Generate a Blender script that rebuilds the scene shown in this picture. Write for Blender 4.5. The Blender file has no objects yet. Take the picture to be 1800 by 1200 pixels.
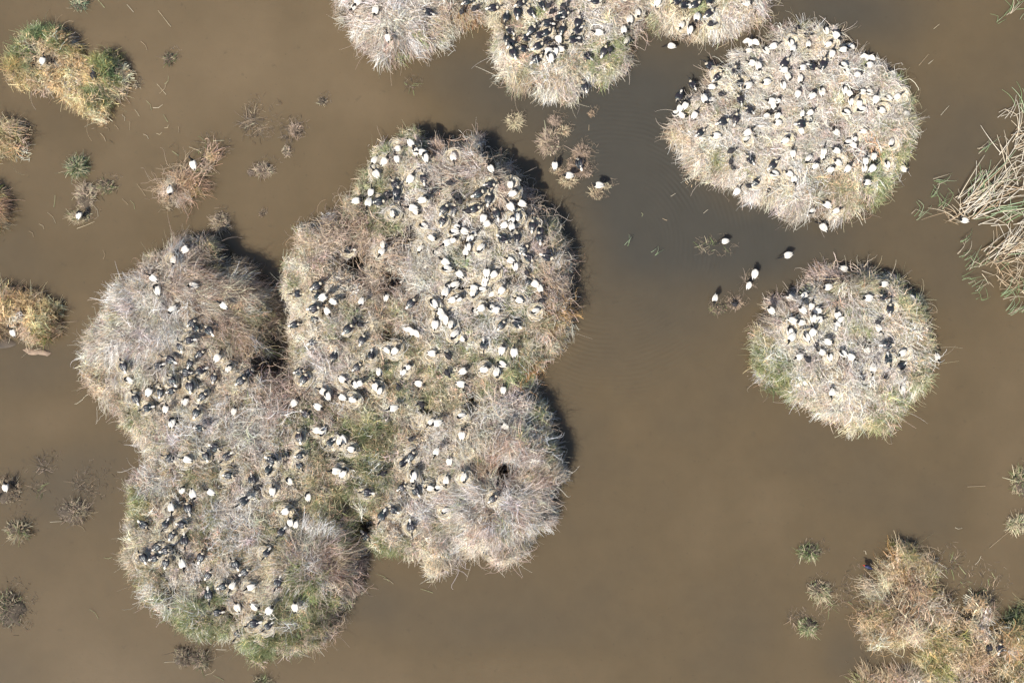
import bpy, math, random
import numpy as np

# ------------------------------------------------------------------ camera, sky, sun, exposure
S = 0.022                 # metres per pixel of the 1800 px wide view, at water level
CAM_H = 26.4              # drone height above the water
scene = bpy.context.scene
col = scene.collection
cam_data = bpy.data.cameras.new('camera')
cam_data.sensor_width = 36.0
cam_data.lens = 36.0 * CAM_H / (1800 * S)
cam_data.clip_end = 2000
cam = bpy.data.objects.new('camera', cam_data)
col.objects.link(cam)
cam.location = (0, 0, CAM_H)
scene.camera = cam

SUN_EL = math.radians(47)
SUN_AZ = (-0.66, -0.75)   # towards the sun, in plan
n_ = math.hypot(*SUN_AZ)
sun_dir = (SUN_AZ[0] / n_ * math.cos(SUN_EL), SUN_AZ[1] / n_ * math.cos(SUN_EL), math.sin(SUN_EL))
world = bpy.data.worlds.new('World')
scene.world = world
world.use_nodes = True
wn = world.node_tree.nodes
sky = wn.new('ShaderNodeTexSky')
sky.sky_type = 'NISHITA'
sky.sun_disc = False
sky.sun_elevation = SUN_EL
sky.sun_rotation = math.atan2(sun_dir[0], sun_dir[1])
wn['Background'].inputs['Strength'].default_value = 0.10
world.node_tree.links.new(sky.outputs[0], wn['Background'].inputs['Color'])
sun_data = bpy.data.lights.new('sun', 'SUN')
sun_data.energy = 4.9
sun_data.angle = math.radians(0.53)
sun_data.color = (1.0, 0.945, 0.85)
sun = bpy.data.objects.new('sun', sun_data)
col.objects.link(sun)
from mathutils import Vector, Euler
sun.rotation_euler = Vector(sun_dir).to_track_quat('Z', 'Y').to_euler()
scene.view_settings.view_transform = 'Standard'
scene.view_settings.look = 'None'
scene.view_settings.exposure = 0.53
scene.view_settings.gamma = 1.0
scene.cycles.max_bounces = 4
scene.cycles.diffuse_bounces = 2
scene.cycles.use_adaptive_sampling = True
scene.cycles.adaptive_threshold = 0.025

rng = np.random.default_rng(11)
random.seed(11)


def P(px, py, z=0.0):
    """world position of the thing the photograph shows at a pixel, standing at height z"""
    f = (CAM_H - z) / CAM_H
    return np.array([(px - 900) * S * f, (600 - py) * S * f, z])


def topx(X, Y, Z):
    f = CAM_H / (CAM_H - Z)
    return X * f / S + 900, 600 - Y * f / S


# ------------------------------------------------------------------ materials
def new_mat(name):
    m = bpy.data.materials.new(name)
    m.use_nodes = True
    nt = m.node_tree
    return m, nt, nt.nodes['Principled BSDF']


def link(nt, a, b):
    nt.links.new(a, b)


def mat_plain(name, rgb, rough=0.8, var=0.15, scale=30.0, spec=0.3):
    m, nt, b = new_mat(name)
    no = nt.nodes.new('ShaderNodeTexNoise')
    no.inputs['Scale'].default_value = scale
    no.inputs['Detail'].default_value = 4
    geo = nt.nodes.new('ShaderNodeNewGeometry')
    link(nt, geo.outputs['Position'], no.inputs['Vector'])
    r = nt.nodes.new('ShaderNodeMapRange')
    r.inputs['To Min'].default_value = 1 - var
    r.inputs['To Max'].default_value = 1 + var
    r.inputs['From Min'].default_value = .25
    r.inputs['From Max'].default_value = .75
    link(nt, no.outputs['Fac'], r.inputs['Value'])
    v = nt.nodes.new('ShaderNodeVectorMath')
    v.operation = 'SCALE'
    v.inputs[0].default_value = rgb
    link(nt, r.outputs[0], v.inputs['Scale'])
    link(nt, v.outputs[0], b.inputs['Base Color'])
    b.inputs['Roughness'].default_value = rough
    b.inputs['Specular IOR Level'].default_value = spec
    return m


def mat_plant(name, instanced):
    """dead twigs, straw and grass: colour comes from each plant's own tint and each stem's shade"""
    m, nt, b = new_mat(name)
    sh = nt.nodes.new('ShaderNodeAttribute')
    sh.attribute_name = 'shade'
    if instanced:
        ti = nt.nodes.new('ShaderNodeAttribute')
        ti.attribute_type = 'INSTANCER'
        ti.attribute_name = 'tint'
        mul = nt.nodes.new('ShaderNodeMix')
        mul.data_type = 'RGBA'
        mul.blend_type = 'MULTIPLY'
        mul.inputs['Factor'].default_value = 1.0
        link(nt, ti.outputs['Color'], mul.inputs['A'])
        link(nt, sh.outputs['Color'], mul.inputs['B'])
        out = mul.outputs['Result']
    else:
        out = sh.outputs['Color']
    link(nt, out, b.inputs['Base Color'])
    b.inputs['Roughness'].default_value = 0.75
    b.inputs['Specular IOR Level'].default_value = 0.2
    return m


M_CLUMP = mat_plant('plant_clump', True)
M_STEM = mat_plant('plant_stem', False)
M_MUD = mat_plain('wet_mud', (0.075, 0.055, 0.038), 0.7, 0.45, 3.0)
M_LITTER = mat_plain('dark_litter', (0.075, 0.058, 0.042), 0.95, 0.5, 9.0)
M_WHITE = mat_plain('white_feather', (0.66, 0.615, 0.54), 0.75, 0.06, 25.0, 0.2)
M_BLACKSKIN = mat_plain('black_skin', (0.012, 0.012, 0.014), 0.5, 0.2, 40.0)
M_CREAM = mat_plain('straw_neck', (0.46, 0.40, 0.31), 0.8, 0.15, 60.0)
M_LEG = mat_plain('leg_skin', (0.10, 0.045, 0.04), 0.6, 0.2, 40.0)
M_DOWN = mat_plain('chick_down', (0.035, 0.033, 0.036), 0.9, 0.6, 22.0)
M_RED = mat_plain('red_shield', (0.55, 0.03, 0.02), 0.4, 0.1, 40.0)
M_BLUE = mat_plain('blue_feather', (0.03, 0.036, 0.085), 0.5, 0.3, 30.0)
M_LOG = mat_plain('wet_log', (0.26, 0.185, 0.13), 0.7, 0.3, 8.0)


def mat_iridescent():
    m, nt, b = new_mat('iridescent_feather')
    geo = nt.nodes.new('ShaderNodeNewGeometry')
    no = nt.nodes.new('ShaderNodeTexNoise')
    no.inputs['Scale'].default_value = 6.0
    no.inputs['Detail'].default_value = 3
    link(nt, geo.outputs['Position'], no.inputs['Vector'])
    ramp = nt.nodes.new('ShaderNodeValToRGB')
    e = ramp.color_ramp.elements
    e[0].position, e[0].color = 0.3, (0.028, 0.022, 0.028, 1)
    e[1].position, e[1].color = 0.75, (0.014, 0.032, 0.033, 1)
    k = e.new(0.5)
    k.color = (0.020, 0.019, 0.023, 1)
    link(nt, no.outputs['Fac'], ramp.inputs['Fac'])
    link(nt, ramp.outputs[0], b.inputs['Base Color'])
    b.inputs['Roughness'].default_value = 0.42
    b.inputs['Specular IOR Level'].default_value = 0.42
    b.inputs['Specular Tint'].default_value = (0.9, 0.95, 1.0, 1)
    b.inputs['Sheen Weight'].default_value = 0.0
    return m


M_IRID = mat_iridescent()


# ------------------------------------------------------------------ mesh helpers
def mesh_np(name, verts, quads=None, tris=None, mats=(), shade=None, smooth=False):
    me = bpy.data.meshes.new(name)
    verts = np.asarray(verts, dtype=np.float32).reshape(-1, 3)
    nq = 0 if quads is None else len(quads)
    nt = 0 if tris is None else len(tris)
    loops = []
    if nq:
        loops.append(np.asarray(quads, dtype=np.int32).ravel())
    if nt:
        loops.append(np.asarray(tris, dtype=np.int32).ravel())
    loops = np.concatenate(loops)
    me.vertices.add(len(verts))
    me.vertices.foreach_set('co', verts.ravel())
    me.loops.add(len(loops))
    me.loops.foreach_set('vertex_index', loops)
    me.polygons.add(nq + nt)
    starts = np.concatenate([np.arange(nq) * 4, nq * 4 + np.arange(nt) * 3]).astype(np.int32)
    me.polygons.foreach_set('loop_start', starts)
    if smooth:
        me.polygons.foreach_set('use_smooth', np.ones(nq + nt, dtype=bool))
    for m in mats:
        me.materials.append(m)
    if shade is not None:
        at = me.attributes.new('shade', 'FLOAT_COLOR', 'POINT')
        c = np.ones((len(verts), 4), dtype=np.float32)
        c[:, :3] = shade
        at.data.foreach_set('color', c.ravel())
    me.update()
    me.validate()
    return me


def tubes(paths, radii, colours):
    """paths N,K,3  radii N,K  colours N,3 -> three-sided tapering stems as arrays"""
    paths = np.asarray(paths, dtype=np.float64)
    N, K, _ = paths.shape
    t = np.gradient(paths, axis=1)
    t /= np.linalg.norm(t, axis=2, keepdims=True) + 1e-9
    up = np.zeros_like(t)
    up[..., 2] = 1
    steep = np.abs(t[..., 2]) > 0.95
    up[steep] = (1, 0, 0)
    a = np.cross(t, up)
    a /= np.linalg.norm(a, axis=2, keepdims=True) + 1e-9
    b = np.cross(a, t)
    V = np.zeros((N, K, 3, 3))
    for j, ang in enumerate((math.pi / 2, math.pi * 7 / 6, math.pi * 11 / 6)):
        V[:, :, j] = paths + (a * math.cos(ang) + b * math.sin(ang)) * np.asarray(radii)[..., None]
    base = (np.arange(N) * K * 3)[:, None, None]
    k = (np.arange(K - 1) * 3)[None, :, None]
    j = np.arange(3)[None, None, :]
    j2 = (j + 1) % 3
    q = np.stack([base + k + j, base + k + j2, base + k + 3 + j2, base + k + 3 + j], axis=-1).reshape(-1, 4)
    shade = np.repeat(np.asarray(colours), K * 3, axis=0)
    return V.reshape(-1, 3), q, shade


def tube_mesh(name, paths, radii, colours, mat):
    v, q, s = tubes(paths, radii, colours)
    return mesh_np(name, v, quads=q, mats=(mat,), shade=s)


def obj(name, me, parent=None, loc=None, rot=None, scale=None, **props):
    o = bpy.data.objects.new(name, me)
    col.objects.link(o)
    if parent is not None:
        o.parent = parent
    if loc is not None:
        o.location = loc
    if rot is not None:
        o.rotation_euler = rot
    if scale is not None:
        o.scale = (scale,) * 3 if np.isscalar(scale) else scale
    for k, v in props.items():
        o[k] = v
    return o


def vnoise(x, y, f, seed=0):
    """smooth value noise in 0..1"""
    x = np.asarray(x, float) * f + seed * 17.3
    y = np.asarray(y, float) * f + seed * 9.1
    xi, yi = np.floor(x), np.floor(y)
    fx, fy = x - xi, y - yi
    fx, fy = fx * fx * (3 - 2 * fx), fy * fy * (3 - 2 * fy)

    def h(a, b):
        v = np.sin(a * 127.1 + b * 311.7 + seed * 13.7) * 43758.5453
        return v - np.floor(v)
    return (h(xi, yi) * (1 - fx) + h(xi + 1, yi) * fx) * (1 - fy) + (h(xi, yi + 1) * (1 - fx) + h(xi + 1, yi + 1) * fx) * fy


# ------------------------------------------------------------------ water
def build_water():
    gx = np.concatenate([[-600, -250, -100, -50], np.linspace(-23, 23, 185), [50, 100, 250, 600]])
    gy = np.concatenate([[-600, -250, -100, -40], np.linspace(-16, 16, 129), [40, 100, 250, 600]])
    X, Y = np.meshgrid(gx, gy)
    V = np.stack([X, Y, np.zeros_like(X)], -1).reshape(-1, 3)
    w, h = len(gx), len(gy)
    i = np.arange(h - 1)[:, None] * w + np.arange(w - 1)[None, :]
    q = np.stack([i, i + 1, i + w + 1, i + w], -1).reshape(-1, 4)
    px, py = X / S + 900, 600 - Y / S
    # water colour: darker grey patches against lighter brown ones
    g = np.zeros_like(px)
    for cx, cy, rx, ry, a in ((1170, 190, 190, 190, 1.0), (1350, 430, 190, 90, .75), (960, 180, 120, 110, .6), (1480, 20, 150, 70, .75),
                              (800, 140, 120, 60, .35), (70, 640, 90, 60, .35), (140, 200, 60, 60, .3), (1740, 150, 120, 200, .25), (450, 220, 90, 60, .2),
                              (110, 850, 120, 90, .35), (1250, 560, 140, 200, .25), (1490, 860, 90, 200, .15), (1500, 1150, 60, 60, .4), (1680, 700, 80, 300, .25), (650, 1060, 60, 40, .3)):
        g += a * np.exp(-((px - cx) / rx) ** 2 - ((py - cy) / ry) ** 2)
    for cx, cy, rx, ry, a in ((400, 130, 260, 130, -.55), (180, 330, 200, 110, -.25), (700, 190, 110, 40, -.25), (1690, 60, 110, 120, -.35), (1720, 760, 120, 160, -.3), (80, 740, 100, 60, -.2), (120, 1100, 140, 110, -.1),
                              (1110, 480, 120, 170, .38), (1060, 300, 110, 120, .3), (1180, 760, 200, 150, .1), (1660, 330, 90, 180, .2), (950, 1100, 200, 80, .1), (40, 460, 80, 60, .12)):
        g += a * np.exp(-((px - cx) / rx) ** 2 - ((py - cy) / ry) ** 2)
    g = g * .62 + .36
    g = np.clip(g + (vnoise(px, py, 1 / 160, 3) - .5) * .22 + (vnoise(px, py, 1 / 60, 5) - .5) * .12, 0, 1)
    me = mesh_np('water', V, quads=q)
    at = me.attributes.new('greyness', 'FLOAT', 'POINT')
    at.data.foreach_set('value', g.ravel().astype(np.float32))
    m, nt, b = new_mat('muddy_water')
    N = nt.nodes
    tc = N.new('ShaderNodeNewGeometry')
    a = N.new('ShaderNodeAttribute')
    a.attribute_name = 'greyness'
    no = N.new('ShaderNodeTexNoise')
    no.inputs['Scale'].default_value = 1.3
    no.inputs['Detail'].default_value = 8
    no.inputs['Roughness'].default_value = .62
    link(nt, tc.outputs['Position'], no.inputs['Vector'])
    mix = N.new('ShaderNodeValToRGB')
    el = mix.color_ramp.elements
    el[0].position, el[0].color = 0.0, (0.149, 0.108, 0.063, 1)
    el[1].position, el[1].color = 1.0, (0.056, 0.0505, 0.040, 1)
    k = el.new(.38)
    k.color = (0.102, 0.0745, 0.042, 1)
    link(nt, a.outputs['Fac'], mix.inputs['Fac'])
    # drowned plant remains: dark smudges and specks
    n2 = N.new('ShaderNodeTexNoise')
    n2.inputs['Scale'].default_value = 2.1
    n2.inputs['Detail'].default_value = 5
    n2.inputs['Roughness'].default_value = .7
    link(nt, tc.outputs['Position'], n2.inputs['Vector'])
    r2 = N.new('ShaderNodeMapRange')
    r2.inputs['From Min'].default_value = .62
    r2.inputs['From Max'].default_value = .75
    r2.inputs['To Min'].default_value = 0
    r2.inputs['To Max'].default_value = .5
    link(nt, n2.outputs['Fac'], r2.inputs['Value'])
    n3 = N.new('ShaderNodeTexNoise')
    n3.inputs['Scale'].default_value = 8.5
    n3.inputs['Detail'].default_value = 3
    link(nt, tc.outputs['Position'], n3.inputs['Vector'])
    r3 = N.new('ShaderNodeMapRange')
    r3.inputs['From Min'].default_value = .67
    r3.inputs['From Max'].default_value = .76
    r3.inputs['To Max'].default_value = .45
    link(nt, n3.outputs['Fac'], r3.inputs['Value'])
    mxx = N.new('ShaderNodeMath')
    mxx.operation = 'MAXIMUM'
    link(nt, r2.outputs[0], mxx.inputs[0])
    link(nt, r3.outputs[0], mxx.inputs[1])
    mixd = N.new('ShaderNodeMix')
    mixd.data_type = 'RGBA'
    link(nt, mxx.outputs[0], mixd.inputs['Factor'])
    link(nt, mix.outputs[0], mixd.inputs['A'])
    mixd.inputs['B'].default_value = (0.055, 0.045, 0.030, 1)
    r = N.new('ShaderNodeMapRange')
    r.inputs['From Min'].default_value = .3
    r.inputs['From Max'].default_value = .7
    r.inputs['To Min'].default_value = .955
    r.inputs['To Max'].default_value = 1.045
    link(nt, no.outputs['Fac'], r.inputs['Value'])
    sc = N.new('ShaderNodeVectorMath')
    sc.operation = 'SCALE'
    link(nt, mixd.outputs['Result'], sc.inputs[0])
    link(nt, r.outputs[0], sc.inputs['Scale'])
    link(nt, sc.outputs[0], b.inputs['Base Color'])
    b.inputs['Roughness'].default_value = 0.06
    b.inputs['IOR'].default_value = 1.33
    # light spreads a little in the murk: shadows on the water go soft
    b.subsurface_method = 'BURLEY'
    b.inputs['Subsurface Weight'].default_value = 0.75
    b.inputs['Subsurface Radius'].default_value = (1.0, 0.8, 0.6)
    b.inputs['Subsurface Scale'].default_value = 0.26
    # ripples: rings spreading through the channel plus fine wind ripple
    c = P(1075, 430)
    sub = N.new('ShaderNodeVectorMath')
    sub.operation = 'SUBTRACT'
    sub.inputs[1].default_value = tuple(c)
    link(nt, tc.outputs['Position'], sub.inputs[0])
    wv = N.new('ShaderNodeTexWave')
    wv.wave_type = 'RINGS'
    wv.rings_direction = 'Z'
    wv.inputs['Scale'].default_value = 1.75
    wv.inputs['Distortion'].default_value = 5.0
    wv.inputs['Detail'].default_value = 2
    wv.inputs['Detail Scale'].default_value = .35
    link(nt, sub.outputs[0], wv.inputs['Vector'])
    ln = N.new('ShaderNodeVectorMath')
    ln.operation = 'LENGTH'
    link(nt, sub.outputs[0], ln.inputs[0])
    fo = N.new('ShaderNodeMapRange')
    fo.inputs['From Min'].default_value = 3.6
    fo.inputs['From Max'].default_value = 7.0
    fo.inputs['To Min'].default_value = 1
    fo.inputs['To Max'].default_value = 0.03
    link(nt, ln.outputs['Value'], fo.inputs['Value'])
    fi = N.new('ShaderNodeMapRange')
    fi.inputs['From Min'].default_value = 1.2
    fi.inputs['From Max'].default_value = 3.2
    fi.inputs['To Min'].default_value = 0.08
    fi.inputs['To Max'].default_value = 1.0
    link(nt, ln.outputs['Value'], fi.inputs['Value'])
    pn = N.new('ShaderNodeTexNoise')
    pn.inputs['Scale'].default_value = .55
    link(nt, tc.outputs['Position'], pn.inputs['Vector'])
    pr = N.new('ShaderNodeMapRange')
    pr.inputs['From Min'].default_value = .38
    pr.inputs['From Max'].default_value = .62
    link(nt, pn.outputs['Fac'], pr.inputs['Value'])
    m0 = N.new('ShaderNodeMath')
    m0.operation = 'MULTIPLY'
    link(nt, fo.outputs[0], m0.inputs[0])
    link(nt, fi.outputs[0], m0.inputs[1])
    m1 = N.new('ShaderNodeMath')
    m1.operation = 'MULTIPLY'
    link(nt, m0.outputs[0], m1.inputs[0])
    link(nt, pr.outputs[0], m1.inputs[1])
    mu = N.new('ShaderNodeMath')
    mu.operation = 'MULTIPLY'
    link(nt, wv.outputs['Fac'], mu.inputs[0])
    link(nt, m1.outputs[0], mu.inputs[1])
    fine = N.new('ShaderNodeTexNoise')
    fine.inputs['Scale'].default_value = 7
    fine.inputs['Detail'].default_value = 3
    link(nt, tc.outputs['Position'], fine.inputs['Vector'])
    ad = N.new('ShaderNodeMath')
    ad.operation = 'MULTIPLY_ADD'
    ad.inputs[1].default_value = .3
    mp = N.new('ShaderNodeMapping')
    mp.inputs['Rotation'].default_value = (0, 0, .6)
    mp.inputs['Scale'].default_value = (1.0, 2.6, 1.0)
    link(nt, tc.outputs['Position'], mp.inputs['Vector'])
    link(nt, mp.outputs[0], fine.inputs['Vector'])
    link(nt, fine.outputs['Fac'], ad.inputs[0])
    link(nt, mu.outputs[0], ad.inputs[2])
    bp = N.new('ShaderNodeBump')
    bp.inputs['Strength'].default_value = 1.0
    bp.inputs['Distance'].default_value = 0.006
    link(nt, ad.outputs[0], bp.inputs['Height'])
    link(nt, bp.outputs[0], b.inputs['Normal'])
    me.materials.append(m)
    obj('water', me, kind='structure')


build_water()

# ------------------------------------------------------------------ plant clumps that the islands are thatched with
GREY = lambda n, lo, hi: rng.uniform(lo, hi, (n, 1)) * np.ones((1, 3))


def clump_twig(n=44):
    K = 4
    st = rng.normal(0, .10, (n, 3)) * (1, 1, .35) + (0, 0, .03)
    az = rng.uniform(0, 2 * math.pi, n)
    el = np.abs(rng.normal(.25, .38, n))
    L = rng.uniform(.14, .42, n)
    d = np.stack([np.cos(az) * np.cos(el), np.sin(az) * np.cos(el), np.sin(el)], -1)
    curl = rng.normal(0, .35, (n, 3))
    s = np.linspace(0, 1, K)[None, :, None]
    p = st[:, None] + d[:, None] * L[:, None, None] * s + curl[:, None] * L[:, None, None] * s ** 2 * .6
    p[..., 2] -= .10 * (s[..., 0] ** 2)
    r = rng.uniform(.0034, .0076, (n, 1)) * np.linspace(1, .5, K)
    c = GREY(n, .4, 1.6)
    c[rng.random(n) < .15] *= (1.02, .88, .76)
    return tube_mesh('twig_clump', p, r, np.clip(c, 0, 1.42), M_CLUMP)


def clump_straw(n=46):
    K = 3
    st = rng.normal(0, .13, (n, 3)) * (1, 1, .0) + np.stack([np.zeros(n), np.zeros(n), rng.uniform(0, .07, n)], -1)
    az = rng.uniform(0, 2 * math.pi, n)
    el = rng.normal(.1, .22, n)
    L = rng.uniform(.10, .30, n)
    d = np.stack([np.cos(az) * np.cos(el), np.sin(az) * np.cos(el), np.sin(el)], -1)
    s = np.linspace(-.5, .5, K)[None, :, None]
    p = st[:, None] + d[:, None] * L[:, None, None] * s
    p[..., 2] += rng.normal(0, .02, (n, 1)) * (1 - np.abs(s[..., 0]) * 2)
    r = rng.uniform(.0036, .0082, (n, 1)) * np.ones((1, K))
    c = GREY(n, .42, 1.6)
    c[rng.random(n) < .15] *= (1.0, .86, .70)
    return tube_mesh('straw_clump', p, r, np.clip(c, 0, 1.42), M_CLUMP)


def clump_grass(n=46):
    K = 4
    st = rng.normal(0, .07, (n, 3)) * (1, 1, 0)
    az = rng.uniform(0, 2 * math.pi, n)
    el = rng.uniform(.35, 1.45, n)
    L = rng.uniform(.16, .36, n)
    d = np.stack([np.cos(az) * np.cos(el), np.sin(az) * np.cos(el), np.sin(el)], -1)
    s = np.linspace(0, 1, K)[None, :, None]
    p = st[:, None] + d[:, None] * L[:, None, None] * s
    p[..., :2] += (d[:, None, :2] * L[:, None, None]) * s ** 2 * .5
    p[..., 2] -= .08 * s[..., 0] ** 2.5
    r = rng.uniform(.0045, .0095, (n, 1)) * np.linspace(1, .3, K)
    c = GREY(n, .55, 1.4)
    c[rng.random(n) < .25] *= (2.2, 1.6, 1.7)
    return tube_mesh('grass_clump', p, r, np.clip(c, 0, 2.6), M_CLUMP)


def clump_comb(n=46):
    K = 5
    st = np.stack([rng.normal(-.12, .12, n), rng.normal(0, .13, n), rng.uniform(-.02, .07, n)], -1)
    az = rng.normal(0, .42, n)
    el = rng.normal(.28, .25, n)
    L = rng.uniform(.28, .62, n)
    d = np.stack([np.cos(az) * np.cos(el), np.sin(az) * np.cos(el), np.sin(el)], -1)
    s = np.linspace(0, 1, K)[None, :, None]
    side = rng.normal(0, .09, n)
    p = st[:, None] + d[:, None] * L[:, None, None] * s
    p[..., 2] -= L[:, None] * rng.uniform(.15, .55, (n, 1)) * s[..., 0] ** 2
    p[..., 1] += side[:, None] * L[:, None] * s[..., 0] ** 2
    r = rng.uniform(.0030, .0066, (n, 1)) * np.linspace(1, .5, K)
    c = GREY(n, .4, 1.5)
    c[rng.random(n) < .18] *= (1.02, .87, .74)
    return tube_mesh('combed_clump', p, r, np.clip(c, 0, 1.42), M_CLUMP)


def clump_tangle(n=22):
    K = 8
    st = rng.normal(0, .17, (n, 3)) * (1, 1, .2) + (0, 0, .05)
    a = rng.uniform(0, 2 * math.pi, n)[:, None] + np.cumsum(rng.normal(0, .38, (n, K)), 1) + rng.normal(0, .16, (n, 1)) * np.arange(K)
    L = rng.uniform(.35, .85, n)
    e = rng.normal(.35, .3, (n, 1)) - np.linspace(0, 1, K)[None] * rng.uniform(.2, 1.2, (n, 1))
    st_ = (L / K)[:, None]
    p = np.stack([np.cumsum(np.cos(a) * np.cos(e) * st_, 1), np.cumsum(np.sin(a) * np.cos(e) * st_, 1), np.cumsum(np.sin(e) * st_, 1)], -1) + st[:, None]
    r = rng.uniform(.0038, .0078, (n, 1)) * np.linspace(1, .5, K)
    c = GREY(n, .45, 1.7)
    c[rng.random(n) < .25] *= (1.05, .88, .74)
    return tube_mesh('tangle_clump', p, r, np.clip(c, 0, 1.35), M_CLUMP)


CLUMPS = {'tangle': [clump_tangle() for _ in range(6)], 'twig': [clump_twig() for _ in range(6)], 'straw': [clump_straw() for _ in range(5)],
          'grass': [clump_grass() for _ in range(5)], 'comb': [clump_comb() for _ in range(6)]}


def scatter_group(kind):
    ng = bpy.data.node_groups.new('scatter_' + kind, 'GeometryNodeTree')
    ng.interface.new_socket('Geometry', in_out='INPUT', socket_type='NodeSocketGeometry')
    ng.interface.new_socket('Geometry', in_out='OUTPUT', socket_type='NodeSocketGeometry')
    N, L = ng.nodes, ng.links
    gi, go = N.new('NodeGroupInput'), N.new('NodeGroupOutput')
    join = N.new('GeometryNodeJoinGeometry')
    for i, me in enumerate(CLUMPS[kind]):
        src = bpy.data.objects.new(kind + '_clump_source', me)
        oi = N.new('GeometryNodeObjectInfo')
        oi.inputs['Object'].default_value = src
        oi.inputs['As Instance'].default_value = False
        g2 = N.new('GeometryNodeGeometryToInstance')
        L.new(oi.outputs['Geometry'], g2.inputs[0])
        L.new(g2.outputs[0], join.inputs[0])

    def attr(name, typ):
        a = N.new('GeometryNodeInputNamedAttribute')
        a.data_type = typ
        a.inputs['Name'].default_value = name
        return a.outputs['Attribute']
    iop = N.new('GeometryNodeInstanceOnPoints')
    iop.inputs['Pick Instance'].default_value = True
    e2r = N.new('FunctionNodeEulerToRotation')
    L.new(attr('rot', 'FLOAT_VECTOR'), e2r.inputs[0])
    L.new(gi.outputs[0], iop.inputs['Points'])
    L.new(join.outputs[0], iop.inputs['Instance'])
    L.new(attr('idx', 'INT'), iop.inputs['Instance Index'])
    L.new(e2r.outputs[0], iop.inputs['Rotation'])
    L.new(attr('scl', 'FLOAT_VECTOR'), iop.inputs['Scale'])
    L.new(iop.outputs[0], go.inputs[0])
    return ng


GROUPS = {k: scatter_group(k) for k in CLUMPS}


def scatter(name, kind, pos, rot, scl, tint, parent):
    n = len(pos)
    if n == 0:
        return
    me = bpy.data.meshes.new(name)
    me.vertices.add(n)
    me.vertices.foreach_set('co', np.asarray(pos, np.float32).ravel())
    for nm, typ, key, dat in (('rot', 'FLOAT_VECTOR', 'vector', rot), ('scl', 'FLOAT_VECTOR', 'vector', scl),
                              ('idx', 'INT', 'value', rng.integers(0, len(CLUMPS[kind]), n))):
        a = me.attributes.new(nm, typ, 'POINT')
        a.data.foreach_set(key, np.ascontiguousarray(dat, dtype=np.int32 if typ == 'INT' else np.float32).ravel())
    a = me.attributes.new('tint', 'FLOAT_COLOR', 'POINT')
    a.data.foreach_set('color', np.concatenate([tint, np.ones((n, 1))], 1).astype(np.float32).ravel())
    o = obj(name, me, parent, kind='stuff')
    md = o.modifiers.new('scatter', 'NODES')
    md.node_group = GROUPS[kind]
    return o


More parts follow.
